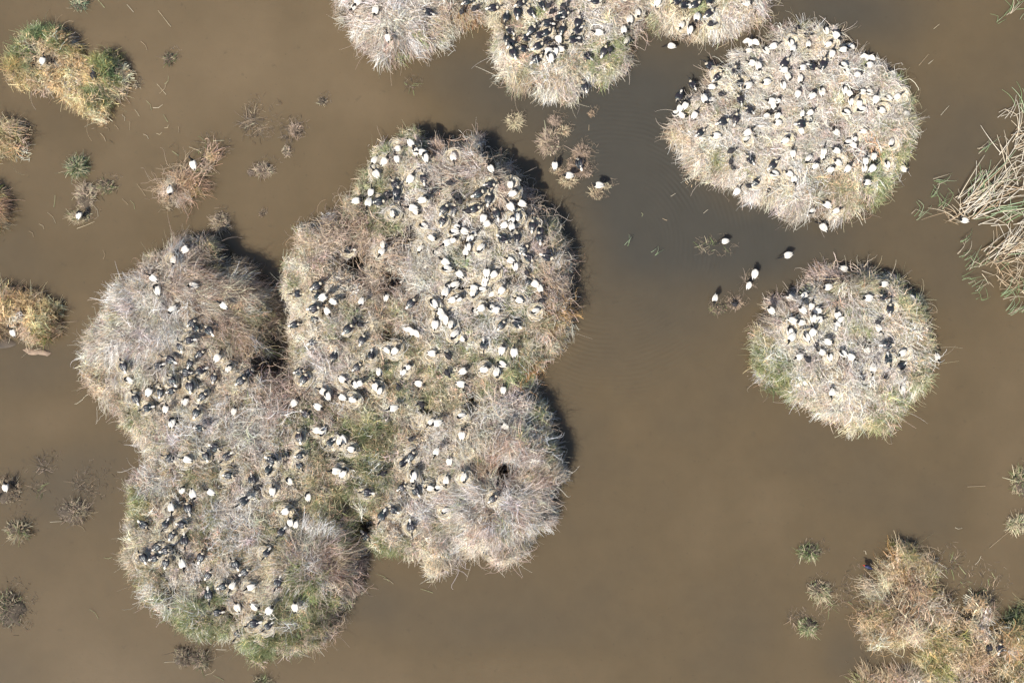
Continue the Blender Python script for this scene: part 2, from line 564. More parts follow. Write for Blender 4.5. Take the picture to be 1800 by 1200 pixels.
# ------------------------------------------------------------------ what grows where (pixel x, y, radius, kind)
# W bleached and whitewashed twigs, T straw, P pinkish brown twigs, O olive, G green, B blue-green, R rust, D open hole
PATCHES = '''
930 830 50 P|870 900 50 P|900 780 40 P|860 960 30 T|1560 745 30 G|1620 690 25 G|1360 672 28 G|1500 750 25 O|1400 200 150 W|1490 160 100 W|1320 230 90 W|1480 620 100 W|820 480 110 W|560 540 60 T|700 650 80 T|780 720 80 T|850 560 60 W|400 520 60 T
320 470 90 P|250 560 75 W|230 620 60 W|170 620 50 T|180 690 40 T|430 500 60 P|440 560 45 O|465 585 25 O|490 605 26 D|272 450 30 O|392 462 15 D|385 440 18 O|395 482 10 G|350 480 40 P|300 470 30 W|410 560 35 P|280 590 40 W
300 690 70 T|330 640 50 T|420 620 35 P|440 735 55 W|430 770 40 W|400 680 50 T|470 680 50 P|330 770 50 W|330 840 60 O|300 830 40 W|400 920 55 W|245 890 30 G|235 930 30 T|300 1040 13 D|285 1060 40 W|260 1020 40 O|450 1130 60 G|350 1095 50 G|540 965 45 W|570 1000 55 P|600 970 30 P|555 870 50 O|575 890 40 O|612 890 12 D|612 950 25 G|560 1060 40 G|530 1100 40 O|470 970 40 O|380 950 40 O|300 910 40 T|480 890 40 T|450 1050 50 T|260 960 30 T|600 1030 30 P|580 1080 30 P|520 1020 30 G
690 245 28 G|715 240 18 G|640 310 40 O|660 330 30 G|700 300 30 T|640 380 40 O|625 400 25 P|680 400 25 G|790 262 55 P|740 300 40 W|850 310 60 P|800 300 50 W|870 285 30 O|930 380 45 P|910 330 40 P|600 420 55 P|640 440 40 P|660 490 45 P|625 460 25 D|690 495 20 D|560 470 45 T|530 440 30 T|510 530 30 T|700 540 35 P|735 560 25 O|540 570 50 T|745 470 40 W|840 460 50 W|720 440 35 P|715 420 18 D|870 450 22 G|905 490 18 G|815 460 20 G|960 440 35 P|975 410 35 O|980 510 40 P|985 550 25 R|970 575 35 O|990 590 30 T|905 575 20 G|840 575 30 G|850 620 40 G|830 560 50 W|895 650 35 G|930 645 18 R|915 600 30 O|790 600 28 G|700 600 35 O|685 590 14 D|660 640 40 O|690 660 20 G|640 700 30 O|570 640 40 W|700 700 40 O|640 720 40 T|590 720 40 P|590 790 28 G|640 830 22 G|600 860 22 G|720 745 50 T|650 770 40 G|690 780 30 O|800 690 40 O|850 720 40 W|835 708 14 D|850 745 25 P|885 830 20 D|875 820 35 P|920 790 50 W|930 860 50 W|860 930 65 W|830 890 40 W|950 960 30 O|930 975 25 T|700 925 40 T|690 965 28 G|670 890 30 O|760 1000 28 T|800 950 40 T|740 880 40 W|780 770 50 W|820 800 30 T|900 740 40 W|960 810 30 O|640 930 20 D|625 925 25 G|660 860 25 T|610 760 30 G|545 740 30 G|520 690 40 P|500 640 30 P|480 640 25 D|880 690 35 P|770 650 40 T|750 700 30 G|735 650 20 G
1595 175 40 G|1598 150 25 G|1595 260 25 G|1600 215 22 O|1575 285 40 G|1550 330 40 G|1520 350 40 O|1480 320 40 O|1470 355 30 O|1465 190 25 O|1450 140 25 O|1465 215 12 D|1250 265 45 T|1215 230 30 T|1265 290 22 O|1255 130 22 P|1275 140 12 G|1240 165 20 P|1400 355 35 W|1390 392 18 P|1380 110 40 W|1510 150 60 W|1545 215 40 W|1560 130 30 O|1590 130 15 G|1420 240 40 W|1330 200 60 W|1340 290 50 T|1440 70 40 T|1360 60 25 P|1530 240 20 R|1500 380 30 P|1450 370 25 P|1440 300 25 O|1400 180 30 O|1290 180 30 O|1300 240 30 W
1480 490 38 P|1440 505 22 P|1525 500 30 O|1370 535 35 P|1350 560 25 P|1360 640 45 G|1345 600 30 O|1370 655 22 G|1400 600 30 W|1430 575 40 W|1520 600 11 D|1515 590 16 G|1600 560 45 O|1600 520 25 G|1620 640 38 O|1600 700 25 G|1595 700 12 G|1500 680 60 W|1540 650 40 W|1545 740 40 O|1440 690 40 T|1480 720 50 T|1350 680 25 P|1440 730 25 T|1500 740 25 T|1560 600 40 W|1580 735 25 O|1480 610 40 T|1465 560 30 O|1560 540 25 T
660 50 70 W|630 30 45 P|700 70 40 P|720 40 40 W|785 30 35 T|745 60 25 O|825 42 16 R|800 10 30 P|620 60 25 T|950 60 50 T|900 40 35 O|870 20 30 T|1060 90 28 G|1050 110 15 G|1085 60 22 O|980 120 35 W|1210 25 16 G|1225 20 12 G|1207 2 14 G|1270 25 28 W|960 155 40 T|920 140 30 O|1105 88 14 R|1130 50 22 P|1090 30 30 P|1180 20 30 T|1160 5 20 O|1300 20 25 T|1320 30 20 P|1240 45 40 T|1200 50 20 P|1010 120 30 O|1040 40 40 W|900 110 25 T
85 112 45 T|120 142 40 T|85 112 30 T|60 60 34 B|30 95 20 B|25 125 16 O|40 140 16 B|100 62 22 B|115 80 12 G|180 100 20 G|195 128 15 B|165 190 14 B|172 170 14 B|75 110 40 T|110 140 40 T|140 200 20 T|30 155 14 T|150 125 25 T|60 150 14 O
1610 1100 34 W|1605 1100 24 W|1630 1075 28 W|1600 1050 50 P|1560 1080 35 P|1590 995 25 T|1600 965 20 T|1600 1130 30 O|1630 1125 25 O|1540 1030 25 T|1680 1090 40 T|1720 1090 40 T|1780 1085 30 B|1790 1120 30 O|1740 1150 40 T|1700 1185 30 W|1660 1160 25 G|1600 1060 18 D|1560 1050 13 D|1652 1012 14 D|1692 1078 13 D|1545 1100 30 O|1650 1120 30 O|1720 1170 30 P|1760 1110 25 R|1680 1120 25 O|1590 1010 20 R|1740 1165 16 D|1680 1050 25 P|1640 1030 25 O|1800 1170 30 G|1650 1040 30 T|1600 1000 30 T|1560 1110 25 T|1730 1110 50 T|1640 1150 20 G|1590 975 18 G|1690 1060 30 P|1545 1145 20 P|1770 1180 25 O|1700 1130 30 T
15 245 25 O|10 265 20 T|35 230 15 T|40 540 40 T|75 590 20 G|85 560 20 O|30 570 25 T|5 350 30 P|320 320 40 P|310 330 25 T|365 280 20 P|15 240 14 G
'''
PT = [(float(a), float(b), float(c), d) for a, b, c, d in (p.split() for p in PATCHES.replace('\n', '|').split('|') if p.strip())]
RGB = {'W': (0.85, 0.77, 0.695), 'T': (0.77, 0.65, 0.495), 'P': (0.53, 0.42, 0.335), 'O': (0.42, 0.40, 0.25),
       'G': (0.28, 0.325, 0.16), 'B': (0.22, 0.31, 0.19), 'R': (0.46, 0.29, 0.14), 'X': (0.76, 0.665, 0.565)}
TYPES = ['W', 'T', 'P', 'O', 'G', 'B', 'R', 'X']


def growth(px, py, seed=0):
    """weights of each kind of growth at pixels, and how open (hole) the thatch is"""
    wx = px + (vnoise(px, py, 1 / 28, 21) - .5) * 34
    wy = py + (vnoise(px, py, 1 / 28, 22) - .5) * 34
    W = {t: np.zeros_like(px) for t in TYPES}
    W['X'] += .35
    W['O'] += .2 * np.clip((vnoise(px, py, 1 / 30, 51) - .48) * 3, 0, 1)
    W['G'] += .22 * np.clip((vnoise(px, py, 1 / 24, 52) - .55) * 4, 0, 1)
    hole = np.zeros_like(px)
    for cx, cy, r, t in PT:
        d2 = ((wx - cx) ** 2 + (wy - cy) ** 2) / (r * r)
        if t == 'D':
            hole = np.maximum(hole, np.exp(-((px - cx) ** 2 + (py - cy) ** 2) / (r * r) * .85))
        else:
            W[t] += np.exp(-d2 * 1.3) * {'G': 1.3, 'B': 1.3, 'W': 1.25}.get(t, 1.0)
    tot = sum(W.values())
    return {t: W[t] / tot for t in TYPES}, hole


def gaps(px, py):
    """small openings between neighbouring twiggy plants"""
    g = vnoise(px, py, 1 / 15, 41) * .6 + vnoise(px, py, 1 / 7, 42) * .4
    return np.clip((.445 - g) * 9, 0, 1)


# ------------------------------------------------------------------ islands


class Island:
    def __init__(s, name, poly, hmax, steep, z0, lumps=.16, domes=(), extra_h=(), pools=0, erode=0):
        s.name = name
        pts = np.array([P(x, y, z0)[:2] for x, y in poly])
        # closed smooth-ish outline with ragged bays
        s.poly = pts
        s.hmax, s.steep, s.lumps = hmax, steep, lumps
        s.res = .10
        s.domes = [(P(x, y, .7)[:2], r * S) for x, y, r in domes]
        s.extra = [(P(x, y, .9)[:2], r * S, h) for x, y, r, h in extra_h]
        lo, hi = pts.min(0) - .8, pts.max(0) + .8
        gx, gy = np.arange(lo[0], hi[0], s.res), np.arange(lo[1], hi[1], s.res)
        s.lo, s.nx, s.ny = lo, len(gx), len(gy)
        X, Y = np.meshgrid(gx, gy)
        s.X, s.Y = X, Y
        a, b = pts, np.roll(pts, -1, 0)
        q = np.stack([X.ravel(), Y.ravel()], -1)
        dist = np.full(len(q), 1e9)
        ins = np.zeros(len(q), bool)
        for (x1, y1), (x2, y2) in zip(a, b):
            e = np.array([x2 - x1, y2 - y1])
            w = q - (x1, y1)
            t = np.clip(w @ e / (e @ e + 1e-12), 0, 1)
            dist = np.minimum(dist, np.hypot(*(w - t[:, None] * e).T))
            c = ((y1 > q[:, 1]) != (y2 > q[:, 1])) & (q[:, 0] < (x2 - x1) * (q[:, 1] - y1) / (y2 - y1 + 1e-12) + x1)
            ins ^= c
        d = np.where(ins, dist, -dist).reshape(X.shape)
        d = d - erode + (vnoise(X, Y, 1.5, 2) - .5) * .52 + (vnoise(X, Y, 4.0, 4) - .5) * .26
        s.d = d
        dd = np.maximum(d, 0)
        h = hmax * (1 - np.exp(-dd / steep))
        for c, r, eh in s.extra:
            rr = np.hypot(X - c[0], Y - c[1]) / r
            h += eh * np.clip(1 - rr ** 2, 0, 1) ** .7 * np.clip(dd / .5, 0, 1)
        lump = (vnoise(X, Y, .75, 7) - .5) * .6 + (vnoise(X, Y, 1.9, 8) - .5) * .8
        lump = lump + (vnoise(X, Y, 3.4, 9) - .5) * 1.1
        h += lumps * lump * np.clip(dd / .4, 0, 1)
        px, py = topx(X, Y, np.maximum(h, 0))
        wgt, hole = growth(px, py)
        h *= 1 - .9 * np.clip(hole * 1.4, 0, 1)
        h -= .16 * gaps(px, py) * np.clip(dd / .3, 0, 1)
        if pools:
            pn = vnoise(X, Y, 1.1, 61) * .6 + vnoise(X, Y, 2.6, 62) * .4
            h -= pools * np.clip((pn - .52) * 6, 0, 1)
            d = np.where((h < .0) & (d > 0), -.05, d)
            s.d = d
        s.h = np.where(d > 0, np.maximum(h, .02), np.maximum(d * 1.6, -.5))
        s.gyv, s.gxv = np.gradient(d, s.res)
        s.hgy, s.hgx = np.gradient(s.h, s.res)

    def at(s, grid, x, y):
        fx = np.clip((np.asarray(x) - s.lo[0]) / s.res, 0, s.nx - 1.001)
        fy = np.clip((np.asarray(y) - s.lo[1]) / s.res, 0, s.ny - 1.001)
        i, j = fx.astype(int), fy.astype(int)
        u, v = fx - i, fy - j
        return (grid[j, i] * (1 - u) + grid[j, i + 1] * u) * (1 - v) + (grid[j + 1, i] * (1 - u) + grid[j + 1, i + 1] * u) * v

    def height_px(s, px, py):
        z = .3
        for _ in range(5):
            p = P(px, py, z)
            z = max(0.0, float(s.at(s.h, p[0], p[1])))
        return z, float(s.at(s.d, p[0], p[1]))

    def build(s, label, category, birds_px, spacing=.135, fringe=1.0, comb=1.0, twiggy=1.0, tone=(1, 1, 1)):
        keep = s.d > -.25
        st = 2
        idx = -np.ones(s.d.shape, int)
        sub = keep[::st, ::st]
        X, Y, Hh = s.X[::st, ::st], s.Y[::st, ::st], s.h[::st, ::st]
        idx = -np.ones(sub.shape, int)
        idx[sub] = np.arange(sub.sum())
        V = np.stack([X[sub], Y[sub], Hh[sub] - .03], -1)
        a, b, c, d_ = idx[:-1, :-1], idx[:-1, 1:], idx[1:, 1:], idx[1:, :-1]
        ok = (a >= 0) & (b >= 0) & (c >= 0) & (d_ >= 0)
        q = np.stack([a[ok], b[ok], c[ok], d_[ok]], -1)
        root = bpy.data.objects.new(s.name, None)
        col.objects.link(root)
        cxy = s.poly.mean(0)
        root['label'], root['category'] = label, category
        s.root = root
        obj('mound', mesh_np('mound', V, quads=q, mats=(M_LITTER,), smooth=True), root)
        # ---- thatch points
        lo, hi = s.poly.min(0) - .2, s.poly.max(0) + .2
        lo = np.maximum(lo, (-20.8, -14.6))
        hi = np.minimum(hi, (20.8, 14.6))
        gx, gy = np.meshgrid(np.arange(lo[0], hi[0], spacing), np.arange(lo[1], hi[1], spacing))
        x = gx.ravel() + rng.uniform(-.6, .6, gx.size) * spacing
        y = gy.ravel() + rng.uniform(-.6, .6, gx.size) * spacing
        d = s.at(s.d, x, y)
        m = d > (.02 if s.hmax < .56 else -.02)
        x, y, d = x[m], y[m], d[m]
        z = s.at(s.h, x, y)
        px, py = topx(x, y, z)
        wgt, hole = growth(px, py)
        m = rng.random(len(x)) > np.maximum(np.clip(hole * 1.7 - .1, 0, .95), gaps(px, py) * .72 + .34 * np.clip(wgt['P'] * 1.6 - .25, 0, 1))
        x, y, d, z, px, py = (v[m] for v in (x, y, d, z, px, py))
        wgt = {t: w[m] for t, w in wgt.items()}
        n = len(x)
        # trampled round the birds
        tr = np.zeros(n)
        if len(birds_px):
            for bx, by in birds_px:
                tr = np.maximum(tr, np.exp(-((px - bx) ** 2 + (py - by) ** 2) / 14.0 ** 2))
        # choose growth kind per point
        cum = np.cumsum(np.stack([wgt[t] ** 1.15 for t in TYPES], -1), 1)
        u = rng.random(n) * cum[:, -1]
        ti = (u[:, None] > cum).sum(1)
        tint = np.array([RGB[t] for t in TYPES])[ti] * np.array(tone)
        # patches of weathering and whitewash
        ww = np.clip((vnoise(px, py, 1 / 17, 31) - .55) * 2.6, 0, 1) * np.isin(ti, [0, 1, 7])
        tint = tint * (1 - .55 * ww[:, None]) + np.array((.84, .80, .75)) * .55 * ww[:, None]
        pk = np.clip((vnoise(px, py, 1 / 40, 33) - .5) * 1.6, 0, 1)[:, None]
        tint = tint * (1 - .3 * pk) + tint * np.array((1.0, .90, .85)) * .3 * pk
        tint *= np.exp(rng.normal(0, .26, (n, 1))) * (0.70 + .62 * vnoise(px, py, 1 / 13, 35))[:, None]
        tint = np.clip(tint * np.exp(rng.normal(0, .05, (n, 3))), .02, .9)
        dr = np.zeros(n)
        for bx, by in birds_px:
            dr = np.maximum(dr, np.exp(-((px - bx) ** 2 + (py - by) ** 2) / 24.0 ** 2))
        dr = (dr * (.35 + .65 * (rng.random(n) < .5)) * np.where(np.isin(ti, [3, 4, 5]), .35, .75))[:, None]
        tint = tint * (1 - .7 * dr) + np.array((.87, .80, .71)) * .7 * dr
        # which clump
        r = rng.random(n)
        edge = np.clip(1 - d / .75, 0, 1)
        dome = np.zeros(n)
        dirx, diry = -s.at(s.gxv, x, y), -s.at(s.gyv, x, y)
        for c, rr in s.domes:
            q_ = np.hypot(x - c[0], y - c[1])
            w = np.clip(1.25 - q_ / rr, 0, 1)
            dome = np.maximum(dome, np.clip(w * 3, 0, 1) * np.clip(q_ / rr * 3, 0, 1))
            k = w > .01
            dirx = np.where(k, dirx * .3 + (x - c[0]) / (q_ + .01), dirx)
            diry = np.where(k, diry * .3 + (y - c[1]) / (q_ + .01), diry)
        pc = np.maximum(edge * .85, dome * .75) * comb
        green = np.isin(ti, [3, 4, 5])
        straw = np.isin(ti, [1, 7])
        kind = np.where(r < pc * np.where(green, .45, 1), 3, np.where(green, 2, np.where(straw & (rng.random(n) < .72 / twiggy), 1, 0)))
        kind[(kind == 0) & np.isin(ti, [2, 6]) & (rng.random(n) < .75)] = 4
        kind[(kind == 0) & (ti == 0) & (rng.random(n) < .3)] = 4
        kind[(tr > .45) & (rng.random(n) < .8)] = 1
        # clumps that would stand through a bird are left out
        gone = (tr > .66)
        ang = np.where(kind == 3, np.arctan2(diry, dirx) + rng.normal(0, .35, n), rng.uniform(0, 2 * math.pi, n))
        slope = np.arctan(-(s.at(s.hgx, x, y) * np.cos(ang) + s.at(s.hgy, x, y) * np.sin(ang)))
        pitch = np.where(kind == 3, np.clip(slope, -.5, 1.05) + rng.normal(0, .15, n), rng.normal(0, .2, n) + slope * .6)
        rot = np.stack([rng.normal(0, .2, n), pitch, ang], -1)
        sc = rng.uniform(.8, 1.35, n) * (1 - .45 * tr)
        scl = np.stack([sc, sc, sc * (1 - .5 * tr) * np.where(kind == 3, 1, rng.uniform(.8, 1.5, n))], -1)
        pos = np.stack([x, y, np.maximum(z, .0) + rng.uniform(-.05, .05, n)], -1)
        for k, (nm, key) in enumerate((('twig_tangle', 'twig'), ('straw_litter', 'straw'), ('grass_cover', 'grass'), ('combed_stems', 'comb'), ('curly_twigs', 'tangle'))):
            mk = (kind == k) & ~gone
            scatter(nm, key, pos[mk], rot[mk], scl[mk], tint[mk], root)
        if True:
            nd = int(len(np.nonzero(d < .22)[0]) * .5)
            f = rng.choice(np.nonzero(d < .22)[0], nd)
            K = 4
            off = rng.exponential(.16, nd) + .02
            gx_, gy_ = dirx[f], diry[f]
            gl = np.hypot(gx_, gy_) + 1e-6
            bx_, by_ = x[f] + gx_ / gl * (off + np.maximum(d[f], 0)), y[f] + gy_ / gl * (off + np.maximum(d[f], 0))
            a0 = rng.uniform(0, 2 * math.pi, nd)
            L = rng.uniform(.06, .30, nd)
            sN = np.linspace(-.5, .5, K)[None, :]
            p = np.stack([bx_[:, None] + np.cos(a0)[:, None] * L[:, None] * sN, by_[:, None] + np.sin(a0)[:, None] * L[:, None] * sN, rng.uniform(-.02, .03, nd)[:, None] + rng.uniform(-.2, .3, nd)[:, None] * L[:, None] * sN + .004], -1)
            rad = rng.uniform(.004, .009, (nd, 1)) * np.ones((1, K))
            cc = np.array((.20, .155, .11)) * rng.uniform(.35, 1.9, (nd, 1))
            obj('drowned_stems', tube_mesh('drowned_stems', p, rad, np.clip(cc, 0, .7), M_STEM), root, kind='stuff')
        # ---- loose stems reaching out over the water, each with its own curl
        e = (d < .28)
        ids = np.nonzero(e)[0]
        nf = int(len(ids) * 1.15 * fringe)
        if nf:
            f = rng.choice(ids, nf)
            K = 6
            a0 = np.arctan2(diry[f], dirx[f]) + rng.normal(0, .55, nf)
            L = np.clip(rng.lognormal(-1.0, .45, nf), .16, 1.05)
            el = rng.normal(.30, .30, nf)
            sN = np.linspace(0, 1, K)[None, :]
            ca = a0[:, None] + rng.normal(0, .8, nf)[:, None] * sN ** 1.5
            step = L[:, None] / (K - 1)
            ce = el[:, None] - rng.uniform(.1, 1.0, nf)[:, None] * sN
            dx, dy, dz = np.cos(ca) * np.cos(ce) * step, np.sin(ca) * np.cos(ce) * step, np.sin(ce) * step
            p = np.stack([np.cumsum(dx, 1), np.cumsum(dy, 1), np.cumsum(dz, 1)], -1)
            p += np.stack([x[f], y[f], np.maximum(z[f], .03)], -1)[:, None]
            p[..., 2] = np.maximum(p[..., 2], -.02)
            rad = rng.uniform(.0045, .0095, (nf, 1)) * np.linspace(1, .45, K)
            cc = np.clip(tint[f] * .6 + np.array((.56, .43, .30)) * .4, .05, .8) * rng.uniform(.6, 1.25, (nf, 1))
            obj('fringe_stems', tube_mesh('fringe_stems', p, rad, cc, M_STEM), root, kind='stuff')


def poly(t):
    v = [float(a) for a in t.replace(',', ' ').split()]
    return list(zip(v[::2], v[1::2]))


MAIN = poly('700,240 730,230 775,246 830,242 880,265 912,300 935,340 960,375 985,405 998,450 1003,500 1008,550 1003,590 985,610 950,640 925,670 928,698 955,718 975,760 985,800 990,840 978,880 958,930 930,962 890,985 850,980 800,978 783,1002 757,1008 740,980 700,985 665,982 642,968 632,1000 618,1040 600,1072 588,1105 560,1125 530,1143 490,1148 450,1168 420,1158 400,1135 350,1115 300,1093 265,1073 242,1045 232,1010 217,985 216,950 227,900 217,870 228,840 257,800 237,775 207,735 178,715 163,690 153,650 149,610 168,570 188,545 208,505 238,475 272,447 300,428 345,418 385,432 420,457 450,490 478,515 486,560 478,588 486,618 500,614 503,590 500,560 495,520 490,480 500,450 520,432 517,405 530,392 570,394 600,380 606,350 622,320 642,290 672,260')
ROUND = poly('1250,120 1240,150 1215,160 1200,190 1190,220 1195,260 1215,290 1240,310 1275,328 1300,348 1340,353 1370,372 1390,392 1410,383 1450,373 1480,383 1510,373 1540,355 1562,325 1587,290 1600,250 1604,210 1600,170 1582,130 1547,105 1512,85 1490,60 1450,46 1410,46 1370,56 1340,76 1310,86 1290,106')
RIGHT = poly('1345,535 1380,517 1420,502 1440,482 1470,462 1490,470 1530,480 1560,490 1600,505 1625,530 1638,570 1643,610 1643,650 1630,690 1605,710 1590,735 1560,753 1530,758 1500,743 1460,743 1430,728 1410,700 1390,690 1360,683 1337,660 1327,620 1331,580')
TOP = poly('575,-60 585,-10 597,20 617,55 642,80 665,94 690,104 715,94 740,94 760,80 785,70 800,46 830,46 850,32 862,42 866,75 880,105 895,135 920,155 950,172 980,173 1005,165 1030,155 1050,140 1080,125 1104,105 1100,85 1115,70 1137,56 1142,35 1165,36 1180,55 1210,63 1250,58 1290,53 1320,38 1343,20 1352,-10 1350,-60')
HEART = poly('10,90 20,62 45,46 80,40 108,46 120,68 125,90 150,105 165,95 188,86 205,105 221,116 219,143 195,163 177,188 160,213 142,213 126,190 101,165 75,160 45,164 26,154 13,130')
CORNER = poly('1536,1008 1552,998 1572,987 1577,962 1600,955 1620,973 1640,1000 1670,1015 1682,1050 1720,1060 1760,1075 1790,1067 1850,1060 1850,1260 1640,1260 1632,1170 1602,1143 1562,1150 1522,1140 1516,1110 1525,1060 1530,1028')
ISPEC = [
    ('main', Island('vegetation_island', MAIN, 1.25, .40, .62, .24, domes=((300, 500, 170), (885, 880, 110), (560, 985, 95), (850, 300, 70)), extra_h=((290, 540, 140, .2), (880, 860, 115, .25), (540, 960, 90, .2), (880, 320, 90, .2))),
     'largest lobed island of tangled dead twigs, straw and green patches in the left half', dict()),
    ('round', Island('vegetation_island', ROUND, .60, .45, .35, .14), 'pale round straw island crowded with white birds at upper right', dict(twiggy=.75)),
    ('right', Island('vegetation_island', RIGHT, .90, .42, .45, .17, domes=((1485, 500, 60),)), 'smaller round olive and straw island at middle right', dict(twiggy=.8)),
    ('top', Island('vegetation_island', TOP, .85, .40, .40, .2, domes=((680, 40, 80),)), 'wide twiggy island cut off by the top edge', dict(twiggy=.85)),
    ('heart', Island('vegetation_island', HEART, .50, .28, .3, .12, extra_h=((80, 112, 42, -.22), (125, 140, 30, -.18)), erode=.07), 'heart shaped straw tussock island with green rim at upper left', dict(twiggy=.55, fringe=.7, comb=.45, tone=(1.0, .90, .70))),
    ('corner', Island('vegetation_island', CORNER, .42, .40, .2, .2, domes=((1610, 1095, 50),), pools=.95), 'ragged straw and white twig island in the lower right corner', dict(comb=.5, tone=(.90, .83, .71))),
    ('west', Island('vegetation_island', poly('-60,520 30,512 70,517 95,537 101,570 94,598 75,610 45,604 30,588 -60,590'), .45, .28, .2, .10, erode=.12), 'square straw tussock island at the left edge above the sunken log', dict(twiggy=.55, comb=.4, tone=(.95, .84, .66))),
    ('stub', Island('vegetation_island', poly('-60,215 20,212 38,218 43,245 30,268 -60,285'), .45, .28, .2, .08, erode=.14), 'green and straw tussock at the left edge below the heart shaped island', dict(twiggy=.55, comb=.6, tone=(.95, .87, .70))),
    ('sliver', Island('vegetation_island', poly('-60,312 8,322 15,360 8,396 -60,410'), .40, .28, .2, .08, erode=.12), 'brown straw sliver touching the left edge', dict(tone=(.88, .76, .62))),
    ('strip', Island('vegetation_island', poly('275,328 300,312 332,302 350,284 378,262 386,274 362,300 348,330 336,346 312,350 297,360 280,347'), .22, .25, .1, .06), 'long low mat of broken brown stems carrying two white birds', dict(fringe=.8, comb=.4, tone=(.85, .74, .62))),
    ('foot', Island('vegetation_island', poly('1512,1168 1545,1180 1585,1172 1612,1186 1625,1260 1500,1260'), .22, .25, .1, .08), 'low brown twig mat at the bottom edge beside the corner island', dict(tone=(.75, .66, .55))),
]
ISL = {k: i for k, i, l, kw in ISPEC}

# ------------------------------------------------------------------ birds: pixel x, y [, heading in degrees [, pose]]
# pose letters: s sitting, t head tucked back, u standing upright, w wading, x wings half open
WHITE = '''
628 3 225;621 12 225;660 18 250;682 67 100;982 67 110;1052 57 180;963 89 200;977 88 90;987 86 0;967 100;1107 35 270;1121 23 270;1097 53 270;1102 73 250;1156 2;1314 5;1225 31 250;1198 44 250;1213 50 90;1178 83 180 w
1319 75 80 x;1316 89 200;1361 81 20;1347 88;1390 75 120;1391 88 250;1322 110 170;1330 121 280;1381 123 0;1386 135;1377 148;1347 144 190;1311 153 200;1253 152;1238 168 90;1236 178;1250 177;1204 187 60;1194 193;1188 199 200;1200 202;1222 201 60;1357 177 180;1368 176 30;1361 186;1350 202;1368 202 60;1367 215 180
1452 53;1471 62 310;1422 78 270;1458 76 30;1463 93 80;1495 82 170;1482 89;1524 102 80 x;1528 114 200;1411 118 200;1482 114;1488 125 120;1509 130 10;1568 130 130;1407 139;1403 164 60;1429 167;1445 160 100;1485 157;1495 164 310;1517 161 180;1529 161;1541 173 70;1562 171;1579 169 30;1511 181 100;1515 192;1488 197 170;1550 193 160;1592 200 200;1412 200;1426 197 40;1450 215;1497 177
1259 238 180;1316 232 30;1313 245;1382 245 30;1394 268 100;1361 305;1388 305 150;1396 315 270;1297 335 60;1409 228 120;1470 232 140;1521 230;1492 250;1502 243 60;1503 254;1567 251;1448 265 90;1448 274;1471 264 160;1537 273 100;1422 280;1435 290 40;1473 285 150;1462 296 30;1491 295 60;1517 284 100;1520 294;1530 297 45;1560 288;1590 297 330;1519 321 190;1454 359 150;1428 371;1472 369 30;1443 400 140 w
1272 425 195 w;1381 449 190 w;1324 481 70 w;1314 501 60 w;1254 524 260 u;1352 545 140 u;1384 523 130 u;1412 519 25 u;1406 545
1485 473 330;1451 505 195 u;1427 537 80;1439 544;1430 558 90;1441 561 20;1396 564;1409 567 180;1473 553 120;1470 569 150 x;1389 582 90;1392 593 230;1430 583 60;1418 592;1457 600 350;1445 618 160;1482 621 150;1550 500 200 u;1526 523 180;1603 523 150;1545 577 290;1512 597 250;1525 615 130;1587 620 210;1405 627 200;1459 626;1498 628 320;1463 690 250;1535 648 250;1585 682;1643 629 270 u
700 260 20;723 254 310;730 264;741 267 180;748 275;697 278 100;658 282 240;677 283 50;661 305 130;797 277 280;722 312 60;652 337 70;647 357 260;627 353 0;744 350;725 365 170;732 371;691 377 290;744 397;803 398 60;798 407;815 406 160
862 295 130;897 323 90;903 339;897 362 130;917 357 150;850 382 80;857 392 30;909 383 260;900 386;888 395 30;901 402 270;675 431;670 442 240;572 523 30;588 529;576 547 310;637 531 250;679 522
833 411 20;827 417;760 418;785 426 200;797 421 30;739 438 240;766 445;822 432 100;819 443 270;845 437 230;782 460 140;785 472;807 481 130;857 478 90;854 489;869 481 40;896 457 150;906 467;851 497 80;847 508;832 506 180;832 515;882 509 50;865 515;787 504 90;798 501;782 514 250;796 526 10;807 523;762 532 120;912 527 160;773 549 160;780 555 x;765 569 90;794 572 280;847 540 30;835 547;873 545 340;865 541 140;726 582 60 x;798 588
940 498 150;950 508 280;941 547;331 437 30 u;304 458 270;272 487 130 u;277 509 100;302 544 220;338 502;396 537 140 u;226 667 140;262 687 60;291 717 70;326 703 50;302 742 80;383 628 50;402 647 60;415 722 70 u;567 687 140;576 694;518 707 40;562 714;558 756 0;567 758
682 615;695 615 50;761 621 0;667 655 280;709 652 60;717 644;603 667 330;623 674;633 673 20;659 678 110;667 685;738 674 340;601 697 140;622 701;691 716 200;757 742 230;769 742;602 770 120
802 598 260;814 595;882 614 70;903 617;816 652 30;853 647;882 639;873 655 270;812 674;885 684 90;810 731;887 748 150;812 763 80
328 807 150;320 860 50;343 867 280;369 864 150;301 893 290;598 776;618 790 340;479 862 80;508 845 120;542 872 100;589 827 170;603 830;503 897 30;510 917 90;519 920
768 793;792 807 90;727 834;726 844 250;755 857 160;771 858;784 845 270;816 840 270 t;782 898
321 992 290;407 1030 240;440 1032 200;417 1066 100;449 1066 330;477 1065 40;519 1065 95
74 105 60;345 291 110 u;302 338;138 377 60;27 583 100;9 855 80;1696 387 170;974 290 90 u;997 309 180 u;1051 329 180 u
'''
